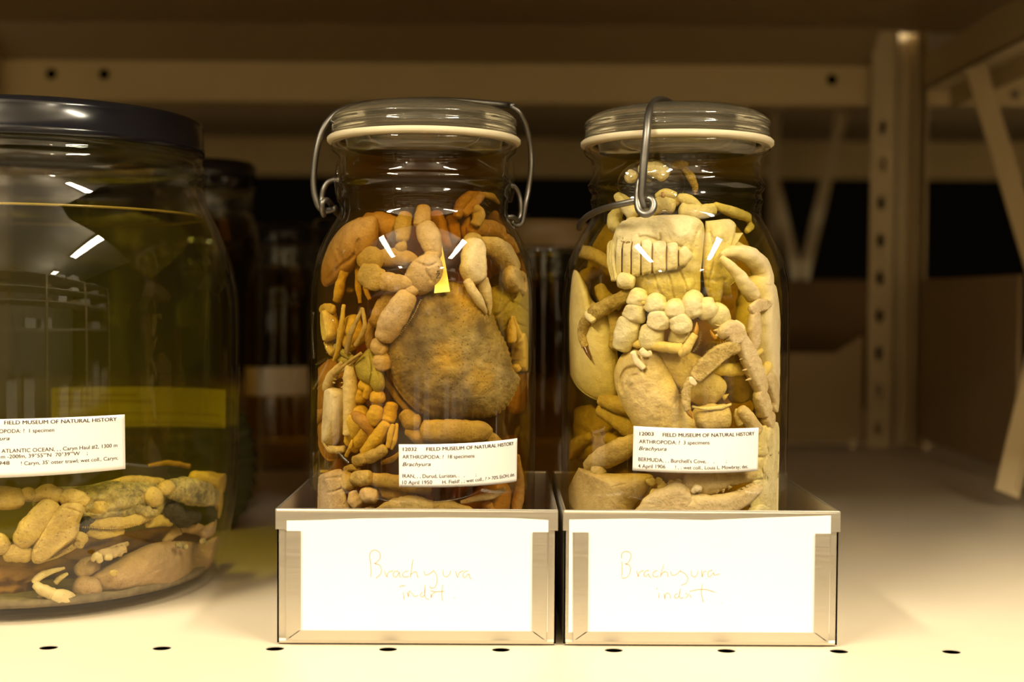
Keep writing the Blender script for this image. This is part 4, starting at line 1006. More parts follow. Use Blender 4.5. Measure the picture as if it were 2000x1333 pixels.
# slip of paper with the specimen
a = [J1.pt(855,478,7), J1.pt(863,476,7), J1.pt(879,570,3.5), J1.pt(848,573,3.5)]
v = []; f = []; n = 10
for k in range(2):
    for i in range(n+1):
        t_ = i/n; l = a[0].lerp(a[3], t_); r = a[1].lerp(a[2], t_); bow = 0.0015*math.sin(t_*math.pi)
        for p_ in (l, r): v.append(p_ + Vector((0, bow + k*0.0002, 0)))
N = 2*(n+1)
for i in range(n): f += [(2*i, 2*i+1, 2*i+3, 2*i+2), (N+2*i, N+2*i+2, N+2*i+3, N+2*i+1), (2*i, 2*i+2, N+2*i+2, N+2*i), (2*i+1, N+2*i+1, N+2*i+3, 2*i+3)]
f += [(0, N, N+1, 1), (2*n, 2*n+1, N+2*n+1, N+2*n)]
M['slip'] = painted('yellow_slip', (0.95, 0.86, 0.30), 0.7, 0.03, 0.1)
sl = mesh_obj('paper_slip', v, f, M['slip'], None, False); tag(sl, 'small yellow paper slip standing among the crabs in the amber jar', 'paper slip')
tv, tf = text_mesh('NM'); m = MB(); x0 = J1.pt(861,545,2.6); u = (J1.pt(857,515,3.2)-x0); L = u.length; u.normalize(); wv = Vector((1,0,0)); wv = (wv-u*wv.dot(u)).normalized()
m.add([x0 + u*(x*.0042) - wv*(y*.0032) + Vector((0,-.0003,0)) for x, y, _ in tv], tf); m.build('printed_text', M['ink'], sl, False)

# lettering moulded into the left wall of the amber jar
for st in ([(612,884),(612,934)], [(622,880),(624,930)], [(634,876),(635,920)], [(641,872),(654,878),(658,892),(652,908),(640,914),(641,872)], [(680,874),(668,872),(662,882),(670,894),(680,904),(678,916),(668,920)],
           [(612,610),(610,650),(613,700)], [(640,690),(636,660),(646,622),(652,640),(646,690)], [(668,600),(662,640),(652,680)], [(704,600),(690,640),(676,682),(684,690)], [(617,712),(640,704),(612,760)]):
    q = [J1.on(a, b, 0.0001) for a, b in (spline(st, 6) if len(st) > 2 else [(st[0][0]+(st[1][0]-st[0][0])*i/6, st[0][1]+(st[1][1]-st[0][1])*i/6) for i in range(7)])]
    m = MB(); m.tube([J1.cyl(t_, z_, 0.0001) for t_, z_ in q], 0.00055, 8); m.build('moulded_letter', M['glass'], j1)
# ------------------------------------------------------------------ crabs in the pale jar
M['pl_cream'] = flesh('pale_cream_shell', (0.70, 0.59, 0.33), (0.56, 0.45, 0.23), 0.10, 500, 80, 0.5, 0.6)
M['pl_tan'] = flesh('pale_tan_shell', (0.62, 0.475, 0.27), (0.48, 0.34, 0.165), 0.15, 620, 110, 0.5, 0.7)
M['pl_white'] = flesh('smooth_ivory_shell', (0.70, 0.575, 0.37), (0.58, 0.46, 0.27), 0.08, 600, 60, 0.42, 0.4)
M['pl_yellow'] = flesh('yellowish_shell', (0.68, 0.51, 0.16), (0.52, 0.36, 0.10), 0.15, 600, 70, 0.5, 0.5)
M['pl_furry'] = flesh('furry_ochre_shell', (0.66, 0.47, 0.16), (0.42, 0.27, 0.07), 0.4, 900, 220, 0.8, 1.6)
M['pl_deep'] = flesh('deep_ochre_shell', (0.46, 0.32, 0.12), (0.30, 0.19, 0.06), 0.15, 500, 60, 0.5, 0.6)
M['tip'] = plain('amber_claw_tip', (0.34, 0.16, 0.01), 0.25, 0, 0.6)
M['tip_dark'] = plain('brown_claw_tip', (0.10, 0.03, 0.01), 0.25, 0, 0.6)
M['groove'] = plain('dark_groove', (0.20, 0.12, 0.03), 0.8)
GP = 'pale crabs packed in the straw liquid jar'
def hairs(C, m, path, n, ln, px_r=.35):
    for sg in C.along(path, n, ln=ln): 
        a = C.J.pt(sg[0], sg[1], sg[2]); b = C.J.pt(sg[0]+sg[3]*random.uniform(.6, 1.3)+random.uniform(-2, 2), sg[1]+sg[4]*random.uniform(.6, 1.3)+random.uniform(-2, 2), sg[2]+random.uniform(-1, 1))
        m.tube([a, b], px_r*mpp(a.y), 4)

# crab belly up, at the top
C = Crab(J2, 'crab', 'pale crab turned belly up under the neck of the right jar', 'crab', GP, (1300, 500, 12), M['pl_cream'])
m = MB(); C.shell(m, [(1212,432),(1250,424),(1300,420),(1340,420),(1368,430),(1376,450),(1372,500),(1368,540),(1368,566),(1362,590),(1340,600),(1305,606),(1270,592),(1250,572),(1232,560),(1205,545),(1196,520),(1194,480),(1202,450)], 13, 8, back=6, p=2.6, n=200, k=40, rough=.7,
   creases=[([(1242,470),(1262,462),(1300,478),(1325,480),(1350,495)], 1.0, 2.5), ([(1255,540),(1278,528),(1310,530),(1330,524),(1350,502)], 1.0, 2.5), ([(1278,532),(1284,560),(1296,585)], .9, 2.2), ([(1304,530),(1312,560),(1318,590)], .9, 2.2), ([(1326,526),(1340,560),(1344,592)], .9, 2.2),
            ([(1290,478),(1288,450),(1300,430)], .6, 2.5), ([(1370,440),(1356,470),(1352,495)], .8, 3), ([(1240,440),(1248,462)], 1.2, 3)],
   bumps=[(1330,455,1.6,18),(1270,445,1.2,16),(1285,555,.8,10),(1312,560,.8,10),(1345,560,1.0,12),(1345,520,1.2,14)]); C.fin(m, 'underside')
m = MB(); C.shell(m, [(1206,468),(1232,470),(1272,478),(1300,482),(1328,490),(1346,500),(1328,516),(1300,528),(1272,534),(1232,541),(1206,542)], 4.8, 2.6, back=2, p=3, n=90, k=12, wrap=1.0); C.fin(m, 'tail_membrane', M['groove'])
seg_x = [(1202,1214,44),(1215,1232,42),(1233,1251,38),(1252,1273,34),(1274,1301,31),(1302,1324,27),(1325,1349,20)]
for a, b, h_ in seg_x:
    x_ = (a+b)/2; y_ = 504-(x_-1200)*.03
    m = MB(); C.shell(m, [(a+.8,y_-h_*.92+ (6 if a>1320 else 0)),(x_,y_-h_),(b-.8,y_-h_*.9+(8 if a>1320 else 0)),(b+.2 if a<1320 else b+5,y_),(b-.8,y_+h_*.9-(8 if a>1320 else 0)),(x_,y_+h_),(a+.8,y_+h_*.92)], 4.0, 3.2, back=1.5, p=3.5, n=60, k=8, rough=.3, wrap=1.0); C.fin(m, 'tail_segment')
m = MB()
for k in range(3): 
    C.seg(m, [(1210-k*7,452+k*10,4+k*1.6,3.4),(1200-k*5,480,4+k*1.6,4.0),(1199-k*4,515,4+k*1.6,4.2),(1204-k*3,548,4+k*1.6,3.6)], flat=1.2)
C.fin(m, 'shell_rim')
m = MB(); C.shell(m, [(1378,432),(1400,430),(1425,428),(1438,440),(1436,455),(1452,455),(1440,470),(1456,480),(1438,490),(1446,505),(1432,520),(1440,545),(1425,560),(1430,580),(1412,575),(1405,600),(1390,590),(1376,560),(1372,500)], 13, 5, back=3, sm=2, n=150, k=20, creases=[([(1385,440),(1395,500),(1382,560)], 1.2, 2.5), ([(1375,545),(1400,548),(1420,545)], 1, 2)], bumps=[(1405,460,1.6,12),(1408,510,1.2,10)]); C.fin(m, 'spiny_shell_edge')
part(C, 'leg_stub', [dict(p=[(1236,552,5,11),(1222,549,4,13),(1213,547,4,12)], flat=.9, rnd=.3)])
m = MB(); C.seg(m, [(1214,540,1.8,2.2),(1218,552,1.8,3),(1222,556,1.8,2)], flat=.5); C.fin(m, 'stub_hollow', M['groove'])
for L_ in ([dict(p=[(1252,568,6,10),(1247,582,5,16),(1244,596,5,14)], flat=.8), dict(p=[(1241,598,4,14),(1240,614,4,16),(1237,624,4,14)], flat=.8), dict(p=[(1232,626,5,17),(1225,650,4,18),(1214,682,5,12)], flat=.65)],
           [dict(p=[(1284,580,6,10),(1282,592,4,16),(1283,606,4,14)], flat=.8), dict(p=[(1286,612,3,14),(1286,626,3,17),(1284,638,4,13)], flat=.8), dict(p=[(1276,640,5,17),(1273,660,5,19),(1276,678,6,14)], flat=.65)],
           [dict(p=[(1316,590,6,10),(1319,604,4,17),(1318,618,4,14)], flat=.8), dict(p=[(1322,620,3,15),(1330,634,3,16),(1332,646,4,12)], flat=.8), dict(p=[(1328,648,7,16),(1326,668,8,16)], flat=.65)],
           [dict(p=[(1360,575,6,12),(1352,596,4,17),(1358,616,4,13)], flat=.8), dict(p=[(1376,586,5,11),(1380,604,4,16),(1384,616,5,12)], flat=.8), dict(p=[(1388,606,5,14),(1402,618,5,18),(1410,634,6,12)], flat=.7)]):
    part(C, 'walking_leg', L_, grow=1.3, rnd=0.6)
m = MB()
for a in ((1252,592),(1283,612),(1327,625)): C.seg(m, [(a[0]-12,a[1]+2,2.6,2.2),(a[0],a[1]-1,2.2,3.4),(a[0]+11,a[1]+1,2.6,2.2)], flat=.5)
C.fin(m, 'joint_skin', M['pl_yellow'])
m = MB()
for a in ((1262,600),(1303,614),(1352,618),(1392,596),(1296,602),(1335,600)): C.seg(m, [(a[0]-4,a[1],3,4),(a[0]+4,a[1]+2,3,4)], flat=.9)
C.fin(m, 'joint_knob')
# mouthparts crowding up into the neck
part(C, 'mouthpart', [dict(p=[(1205,382,8,8),(1222,398,6,12),(1240,420,5,14)], flat=.8), dict(p=[(1232,432,5,12),(1242,452,4,13)], flat=.8)])
part(C, 'mouthpart', [dict(p=[(1262,420,5,12),(1290,400,5,14),(1315,405,5,12)], flat=.8), dict(p=[(1325,385,6,7),(1345,392,6,10),(1365,408,6,9)], flat=.8)])
part(C, 'mouthpart', [dict(p=[(1330,410,5,13),(1362,415,5,13),(1395,408,8,9)], flat=.8), dict(p=[(1395,402,10,7),(1430,414,10,9),(1462,425,12,8)], flat=.8), dict(p=[(1450,418,14,6),(1468,436,14,7),(1458,452,14,5)], flat=.8)])
part(C, 'mouthpart', [dict(p=[(1282,385,7,6),(1300,378,7,8),(1320,382,7,6)], flat=.8), dict(p=[(1210,410,12,10),(1200,430,12,12),(1206,450,10,10)], flat=.8)])
part(C, 'mouthpart', [dict(p=[(1250,330,5,10),(1282,332,6,14),(1300,345,7,12)], flat=.7), dict(p=[(1225,352,6,9),(1240,340,5,12)], flat=.7)])
o = part(C, 'walking_leg', [dict(p=[(1315,326,12,6),(1330,322,12,8),(1342,326,12,7)], flat=.8), dict(p=[(1336,330,11,6),(1350,346,10,7),(1358,364,10,5)], flat=.8), dict(p=[(1358,362,10,5),(1358,374,10,3.5)], flat=.8)], M['pl_furry'])
ptip(C, o, [(1358,372,10,2.8),(1357,380,10,1.2)], M['tip'])
for x_, y_ in ((1294,384),(1312,408),(1350,410)): ptip(C, o, [(x_,y_-8,4.5,2.4),(x_+1,y_,4.5,3.0),(x_+3,y_+7,4.5,1)], M['tip'])

# crab with the big smooth claw at the left wall
C = Crab(J2, 'crab', 'pale crab behind the left wall of the right jar, one huge smooth claw palm', 'crab', GP, (1140, 680, 14), M['pl_white'])
m = MB(); C.shell(m, [(1112,528),(1128,530),(1146,560),(1160,590),(1190,600),(1204,640),(1206,690),(1212,740),(1206,780),(1180,786),(1150,775),(1124,752),(1106,710),(1096,660),(1094,600),(1100,560)], 21, 13, back=8, p=2.1, n=160, k=30, rough=.4, tilt=(0,0), creases=[([(1098,566),(1112,572),(1118,560)], 1.2, 3)], bumps=[(1112,572,1.2,8)]); C.fin(m, 'claw_palm')
part(C, 'claw_arm', [dict(p=[(1172,782,18,10),(1205,790,18,15),(1240,800,18,14)], flat=.8), dict(p=[(1170,800,22,12),(1210,820,22,18),(1245,850,22,16)], flat=.8)], M['pl_deep'])
o = part(C, 'walking_leg', [dict(p=[(1236,570,9,9),(1205,588,8,12),(1172,606,7,13),(1156,616,6,12)], flat=.8), dict(p=[(1150,618,5,11),(1142,635,5,9.5),(1138,655,5,8),(1143,678,5,6)], flat=.8)], M['pl_furry'])
m = MB(); hairs(C, m, [(1136,625,4),(1132,650,4),(1138,676,4)], 30, 3.5); hairs(C, m, [(1240,562,8),(1200,578,6),(1160,600,5)], 40, 3.5); C.fin(m, 'bristle', M['pl_furry'], o)
ptip(C, o, [(1142,676,5,5),(1147,688,5,3.6),(1154,704,5,.8)], M['tip_dark'])
m = MB(); C.seg(m, [(1146,612,3.5,6),(1152,618,3.0,8),(1160,628,3.5,5)], flat=.8); C.fin(m, 'joint_knob', M['pl_cream'])
part(C, 'walking_leg', [dict(p=[(1108,500,14,9),(1130,492,16,12),(1165,500,18,11),(1195,520,20,9)], flat=.8), dict(p=[(1195,610,14,10),(1208,650,14,14),(1200,680,14,12)], flat=.8)], M['pl_deep'])
part(C, 'walking_leg', [dict(p=[(1170,560,24,10),(1185,585,24,13),(1215,600,24,10)], flat=.8)], M['pl_deep'])

# crab with its folded arm across the middle
C = Crab(J2, 'crab', 'pale crab in the middle of the right jar, wide claw palm behind the label', 'crab', GP, (1290, 760, 8), M['pl_tan'])
m = MB(); C.shell(m, [(1256,672),(1275,676),(1292,694),(1306,720),(1322,755),(1340,790),(1360,815),(1375,845),(1340,880),(1290,880),(1250,850),(1228,815),(1212,785),(1202,755),(1200,725),(1212,696),(1232,680)], 11, 9, back=7, p=2.3, n=190, k=40, rough=.5, center=(1268,770),
    creases=[([(1214,765),(1213,740),(1224,722),(1246,718),(1256,724)], 1.8, 3.2), ([(1224,752),(1230,738),(1244,732)], .9, 2.2), ([(1258,705),(1262,718),(1256,728)], 1.2, 2.5)], bumps=[(1208,765,1.8,7),(1212,775,1.2,5),(1262,702,1.5,9),(1232,745,1.0,7),(1290,790,.9,26)]); C.fin(m, 'claw_palm')
m = MB(); C.seg(m, [(1236,688,1.2,6),(1242,702,1.0,6),(1252,714,1.2,6),(1258,720,1.6,4)], flat=.7); C.seg(m, [(1252,684,1,6),(1262,692,1,6),(1272,690,1.4,5)], flat=.7); C.fin(m, 'joint_skin', M['pl_white'])
part(C, 'claw_arm', [dict(p=[(1266,690,13,18),(1300,700,13,24),(1340,722,13,30),(1375,752,13,33),(1396,775,13,28)], flat=.7), dict(p=[(1358,818,9,20),(1390,818,9,25),(1420,812,9,19)], flat=.75)],
    spikes=[([(1399,747,10,7,-9),(1414,777,11,10,-7)], 6.5), ([(1272,672,6,-1,-8),(1312,682,6,0,-7)], 8)])
m = MB(); C.seg(m, [(1352,795,4.6,2.4),(1380,799,4.0,3),(1410,796,4.2,3),(1428,790,5.4,2)], flat=.6); C.fin(m, 'arm_ridge', M['pl_cream'])
o = part(C, 'walking_leg', [dict(p=[(1238,672,6,7),(1270,674,4,8.5),(1310,680,3,9),(1332,682,3,9)], flat=.8), dict(p=[(1328,690,3,10),(1338,684,2,9),(1346,672,2,7.5),(1358,654,2,6)], flat=.8)], M['pl_yellow'])
ptip(C, o, [(1356,656,2,5),(1360,645,2,4.2),(1361,630,2,.9)], M['tip'])
m = MB(); hairs(C, m, [(1350,690,2),(1364,670,2),(1366,648,2)], 26, -4); C.fin(m, 'bristle', M['pl_furry'], o)

# crab with long spiny jointed leg in front
C = Crab(J2, 'crab', 'pale crab in front of the middle right, long spiny leg bent like an elbow', 'crab', GP, (1430, 700, 6), M['pl_tan'])
o = part(C, 'walking_leg', [dict(p=[(1440,676,2,12),(1410,688,1.5,14),(1380,712,1.2,14.5),(1357,738,1.2,12)], flat=.85, sq=.9), dict(p=[(1352,742,1.2,10),(1342,760,1.2,8),(1340,785,1.2,8),(1343,802,1.2,6)], flat=.85)], M['pl_furry'])
ptip(C, o, [(1343,800,1.2,5.5),(1347,808,1.2,4.2),(1353,818,1.2,.9)], M['tip'])
m = MB(); hairs(C, m, [(1334,745,1),(1332,770,1),(1337,800,1)], 30, -3.2); hairs(C, m, [(1366,706,1),(1390,684,1),(1428,664,1)], 40, 3.2); C.fin(m, 'bristle', M['pl_furry'], o)
m = MB(); C.seg(m, [(1348,738,.6,5),(1352,746,.5,6.5),(1358,752,.7,4)], flat=.8); C.fin(m, 'joint_knob', M['pl_white'])
o = part(C, 'walking_leg', [dict(p=[(1404,655,4,11),(1420,645,3,17),(1432,652,2.5,19),(1440,668,2.5,14)], flat=.8, sq=.85), dict(p=[(1440,640,2.5,9),(1452,672,2,15),(1470,712,2,17.5),(1484,748,2,17),(1490,765,2,12)], flat=.8), dict(p=[(1482,768,2,14),(1492,790,2,17),(1498,808,2,15)], flat=.8, rim=.15), dict(p=[(1496,812,2.5,13),(1506,826,2.5,18)], flat=.8)],
   spikes=[([(1402,636,3,-7,-2),(1400,646,3,-7,0),(1399,656,3,-6,2),(1410,632,3,-4,-6),(1452,700,2,-8,3),(1457,722,2,-8,2),(1464,741,2,-7,2),(1448,686,2,-7,1)], 3.0)])
ptip(C, o, [(1398,662,3,4),(1392,655,3,3),(1387,645,3,.8)], M['tip'])
m = MB(); C.seg(m, [(1434,630,2.2,5),(1446,640,1.8,6.5),(1452,662,1.8,5)], flat=.7); C.fin(m, 'leg_crest', M['pl_white'])
part(C, 'walking_leg', [dict(p=[(1390,722,10,9),(1420,722,9,11),(1450,722,9,11)], flat=.8)], M['pl_yellow'])
part(C, 'walking_leg', [dict(p=[(1446,800,4,10),(1462,820,4,12),(1478,845,4,12)], flat=.8), dict(p=[(1440,800,6,5),(1440,815,6,6),(1446,830,6,6)], flat=.8)])
part(C, 'walking_leg', [dict(p=[(1380,690,16,20),(1410,700,16,26),(1440,740,16,26),(1450,780,16,20)], flat=.7)], M['pl_deep'])

# crab with pincers closed at the upper right
C = Crab(J2, 'crab', 'pale crab at the right wall of the right jar, smooth hooked pincers nearly closed', 'crab', GP, (1490, 620, 6), M['pl_white'])
o = part(C, 'claw', [dict(p=[(1498,800,13,18),(1492,740,12,32),(1488,680,11,40),(1486,620,11,40),(1482,575,11,34),(1474,545,10,24)], flat=.7), dict(p=[(1492,560,6,20),(1488,528,6,19),(1466,502,5,16),(1440,493,5,12),(1420,494,5,9),(1409,500,5,5)], flat=.8), dict(p=[(1472,580,5,16),(1455,556,4,13),(1436,530,4,10),(1420,514,4,8),(1409,503,5,5)], flat=.8)], joint=False)
o = part(C, 'walking_leg', [dict(p=[(1467,690,4,10),(1473,660,2,13),(1474,630,1.5,13),(1474,612,1.5,10)], flat=.8), dict(p=[(1466,606,1.2,9),(1480,598,1,11),(1496,595,1.2,9),(1504,593,1.6,5)], flat=.8)], M['pl_tan'])
ptip(C, o, [(1503,593,1.6,4.5),(1510,593,1.8,3.4),(1516,598,2,.8)], M['tip_dark'])
m = MB(); C.seg(m, [(1461,680,1.5,4),(1474,692,1.2,5),(1488,684,1.8,4)], flat=.7); C.fin(m, 'joint_knob', M['pl_yellow'])
o = part(C, 'walking_leg', [dict(p=[(1478,738,3,8),(1494,724,3,9),(1504,706,3,7),(1507,696,3,5)], flat=.8)], M['pl_yellow'])
ptip(C, o, [(1507,698,3,4),(1508,690,3,3),(1506,682,3,.8)], M['tip_dark'])
part(C, 'claw_arm', [dict(p=[(1490,735,4,12),(1506,752,3,20),(1512,780,3,18),(1508,800,4,14)], flat=.7)], M['pl_tan'])

C = Crab(J2, 'crab', 'pale crab along the lower right wall of the right jar, squarish belly plates', 'crab', GP, (1500, 920, 4), M['pl_cream'])
m = MB(); C.shell(m, [(1486,832),(1505,826),(1522,830),(1526,880),(1524,940),(1520,1030),(1490,1040),(1470,1030),(1462,980),(1470,900),(1478,850)], 4, 5, back=5, p=3, n=140, k=26, tilt=(0,0), creases=[([(1500,830),(1496,860),(1502,885)], 1.1, 1.8), ([(1478,894),(1495,892),(1522,886)], 1.1, 1.8), ([(1494,895),(1488,915),(1494,935)], 1.1, 1.8), ([(1474,938),(1496,936),(1522,930)], 1.1, 1.8), ([(1512,935),(1504,960),(1508,1000)], 1.0, 1.8)]); C.fin(m, 'underside')
part(C, 'leg_stub', [dict(p=[(1466,1010,3,10),(1480,998,2.5,13),(1494,1000,2.5,10)], flat=.8)])

C = Crab(J2, 'crab', 'pale crab at the foot of the right jar, toothed pincers gaping below the label', 'crab', GP, (1360, 980, 4), M['pl_tan'])
o = part(C, 'claw', [dict(p=[(1262,1035,6,34),(1290,1005,5,38),(1325,975,4,32),(1342,962,4,22)], flat=.6, sq=.9), dict(p=[(1330,985,4,24),(1380,990,3,22),(1425,985,3,19),(1462,966,3,15),(1488,945,3.5,10),(1497,937,4,5)], flat=.7),
     dict(p=[(1340,940,5,18),(1380,945,5,20),(1420,932,5,18),(1460,928,5,14),(1488,932,5,10),(1497,937,5,5)], flat=.7)],
   spikes=[(C.along([(1495,944,2.5),(1462,950,2.2),(1432,966,2.2),(1410,970,2.4)], 12, ln=-3.5), 2.6), ([(1424,952,3,-2,8),(1412,958,3,0,8),(1400,960,3,0,6)], 5)], joint=False)
m = MB(); C.seg(m, [(1352,962,1.5,5),(1360,955,1.2,7),(1368,958,1.5,5)], flat=.9); C.fin(m, 'joint_knob', M['pl_white'])
C = Crab(J2, 'crab', 'yellowish crab at the lower left of the right jar, big claw open towards the label', 'crab', GP, (1180, 960, 8), M['pl_yellow'])
m = MB(); C.shell(m, [(1130,914),(1150,918),(1190,925),(1240,925),(1275,930),(1268,960),(1240,990),(1230,1030),(1160,1040),(1100,1040),(1098,1000),(1112,950)], 9, 11, back=6, p=2.2, n=140, k=26, creases=[([(1128,950),(1170,956),(1220,946)], .5, 2)]); C.fin(m, 'claw_palm', M['pl_deep'])
part(C, 'claw', [dict(p=[(1150,915,9,14),(1175,898,8,20),(1210,880,8,20),(1250,860,9,15)], flat=.7), dict(p=[(1160,918,6,10),(1170,922,6,12),(1178,930,6,8)], flat=.8)], M['pl_deep'])
o = part(C, 'walking_leg', [dict(p=[(1184,998,4,6),(1185,984,4,6),(1190,974,4,4)], flat=.8)], M['pl_white'])
ptip(C, o, [(1189,976,4,3.4),(1192,970,4,.8)], M['tip_dark'])
m = MB()
for k in range(34):
    a = random.uniform(1270, 1345); b = 952+random.uniform(-14, 14); C.seg(m, [(a,b,5+random.random()*3,5),(a+random.uniform(-6,6),b+random.uniform(-7,7),5,5+random.random()*3)], flat=.9, n=12)
C.fin(m, 'egg_like_lump', M['pl_yellow'])
for i, (o_, d_, lb) in enumerate((
   ([(1110,800),(1160,790),(1230,800),(1250,860),(1200,900),(1130,900),(1105,860)], 45, 'crab buried behind the lower left of the right jar'),
   ([(1120,470),(1170,440),(1220,430),(1230,520),(1230,620),(1180,600),(1130,540)], 62, 'crab buried behind the left shoulder of the right jar'),
   ([(1380,440),(1450,440),(1490,480),(1510,540),(1480,600),(1420,640),(1380,600)], 60, 'crab buried behind the right shoulder of the right jar'),
   ([(1240,640),(1320,620),(1420,640),(1480,720),(1470,820),(1380,880),(1260,860),(1210,760)], 66, 'crab buried behind the middle of the right jar'),
   ([(1200,900),(1300,890),(1420,900),(1480,950),(1440,1010),(1260,1020),(1190,980)], 60, 'crab buried behind the foot of the right jar'))):
    C = Crab(J2, 'crab', lb, 'crab', GP, (o_[2][0], (o_[2][1]+o_[5][1])/2, d_), M['pl_deep'])
    cx_ = sum(a for a, b in o_)/len(o_); cy_ = sum(b for a, b in o_)/len(o_)
    m = MB(); C.shell(m, o_, d_, 10, back=4, creases=[([(cx_-40,cy_-10),(cx_,cy_+12),(cx_+40,cy_-6)], 1.4, 5)], n=100, k=16, rough=1.2); C.fin(m, 'carapace')
    for s_ in (-1, 1):
        part(C, 'walking_leg', [dict(p=[(cx_+s_*15, cy_+10, d_-12, 10), (cx_+s_*40, cy_+25, d_-14, 13), (cx_+s_*60, cy_+50, d_-10, 8)], flat=.8)])
# ------------------------------------------------------------------ crabs in the big jar
M['bg_yellow'] = flesh('big_yellow_shell', (0.56, 0.39, 0.10), (0.36, 0.235, 0.06), 0.35, 420, 60, 0.5, 0.8)
M['bg_dirty'] = flesh('big_dirty_shell', (0.55, 0.42, 0.14), (0.12, 0.10, 0.05), 0.5, 420, 110, 0.6, 1.2)
M['bg_pink'] = flesh('pinkish_carapace', (0.42, 0.27, 0.14), (0.29, 0.185, 0.09), 0.25, 600, 40, 0.55, 0.8)
M['bg_red'] = flesh('red_brown_shell', (0.26, 0.12, 0.05), (0.18, 0.08, 0.035), 0.1, 400, 30, 0.6, 0.5)
M['bg_fur'] = flesh('dark_fur', (0.10, 0.08, 0.04), (0.05, 0.04, 0.02), 0.3, 900, 200, 0.9, 2.0)
M['silt'] = painted('silt', (0.17, 0.125, 0.07), 0.95, 0.4, 0.1, 200)
GB = 'crabs lying in the big jar'
C = Crab(J3, 'crab', 'large yellow crab lying uppermost in the big jar, legs folded down at the left', 'crab', GB, (170, 1000, 22), M['bg_yellow'])
m = MB(); C.shell(m, [(60,962),(100,952),(160,950),(220,938),(270,936),(320,938),(335,965),(320,1000),(280,1025),(220,1032),(170,1036),(120,1020),(70,1000)], 26, 20, back=6, p=2.2, rough=2.2, n=180, k=36, creases=[([(90,968),(140,972),(190,965)], 1.5, 4), ([(170,1000),(230,998),(290,985)], 2.0, 4), ([(175,1018),(240,1014),(300,1002)], 2.0, 3)], bumps=[(246,985,3,12),(292,960,3,14),(120,965,2.5,16),(222,950,2.5,18)]); C.fin(m, 'body', M['bg_dirty'])
part(C, 'belly_plate', [dict(p=[(215,945,20,5),(250,940,18,9),(290,942,18,9),(320,942,20,6)], flat=.9), dict(p=[(182,1000,9,9),(194,990,8,14),(204,985,8,13)], flat=.7)])
part(C, 'belly_plate', [dict(p=[(286,962,10,12),(298,972,8,16),(300,985,9,12)], flat=.7), dict(p=[(312,962,10,9),(322,955,9,12),(334,948,10,10)], flat=.8)])
part(C, 'walking_leg', [dict(p=[(66,974,12,10),(90,962,10,14),(116,972,9,16)], flat=.8), dict(p=[(104,985,8,18),(82,1010,5,22),(58,1040,5,22),(38,1062,6,16)], flat=.75), dict(p=[(10,1085,5,12),(36,1080,5,17),(58,1088,6,12)], flat=.75), dict(p=[(-20,1050,6,14),(0,1062,5,16),(10,1078,5,12)], flat=.8)])
m = MB(); C.shell(m, [(122,985),(150,978),(166,990),(156,1020),(150,1048),(120,1072),(88,1098),(66,1100),(62,1080),(74,1050),(98,1010)], 5, 8, back=6, p=2.3, n=160, k=30, tooth=1.2, toothn=70, creases=[([(70,1075),(80,1060)], 1.2, 3), ([(118,992),(140,996),(160,1004)], 1.2, 2.5)], bumps=[(110,1044,1.5,14)]); C.fin(m, 'toothed_plate')
m = MB(); C.seg(m, [(103,1037,3.0,5),(108,1045,2.4,8),(116,1050,3.0,5)], flat=.4, lump=.4); C.fin(m, 'dark_hole', M['bg_fur'])
part(C, 'walking_leg', [dict(p=[(120,975,8,12),(145,972,6,16),(165,985,6,14)], flat=.8), dict(p=[(150,1048,7,8),(160,1052,7,10),(152,1068,7,8)], flat=.8), dict(p=[(76,1098,8,3.5),(110,1085,8,5),(155,1062,8,5)], flat=.8)], spikes=[(C.along([(72,1101,6),(110,1088,6),(156,1062,6)], 24, ln=-3), 1.8)])
part(C, 'walking_leg', [dict(p=[(-40,968,14,16),(0,972,10,20),(28,975,10,19),(44,972,11,14)], flat=.8), dict(p=[(42,972,11,10),(56,966,11,12),(66,974,11,9)], flat=.8)])
part(C, 'walking_leg', [dict(p=[(330,955,12,16),(360,958,10,23),(395,966,9,22),(422,975,9,14)], flat=.75)], M['bg_dirty'])
part(C, 'walking_leg', [dict(p=[(160,1022,11,7),(210,1022,10,11),(260,1016,10,11),(305,1002,12,7)], flat=.7), dict(p=[(168,1040,12,6),(200,1044,11,9),(240,1036,12,7)], flat=.7), dict(p=[(285,1025,20,8),(310,1018,20,10),(335,1022,20,7)], flat=.7)], spikes=[(C.along([(160,1030,8),(210,1033,7),(260,1028,7),(300,1012,9)], 34, ln=-2.6), 1.6)])
part(C, 'furry_patch', [dict(p=[(165,985,14,10),(172,1010,12,14),(158,1040,14,12)], flat=.8, lump=.3), dict(p=[(330,990,16,14),(350,1010,16,16),(385,1010,16,12)], flat=.8, lump=.3)], M['bg_fur'])
part(C, 'furry_patch', [dict(p=[(215,975,9,6),(245,968,8,8),(275,965,9,6)], flat=.6, lump=.4), dict(p=[(265,990,8,6),(285,1000,8,9),(305,1000,9,6)], flat=.7, lump=.4)], M['bg_dirty'])
part(C, 'walking_leg', [dict(p=[(375,930,30,10),(400,938,26,16),(425,945,22,18),(445,940,20,14)], flat=.9), dict(p=[(425,960,16,10),(436,985,14,14),(438,1010,14,10)], flat=.9)], M['cr_yellow'])
part(C, 'walking_leg', [dict(p=[(290,910,60,3),(330,905,58,5),(370,912,56,5)], flat=.7)], M['cr_orange'])

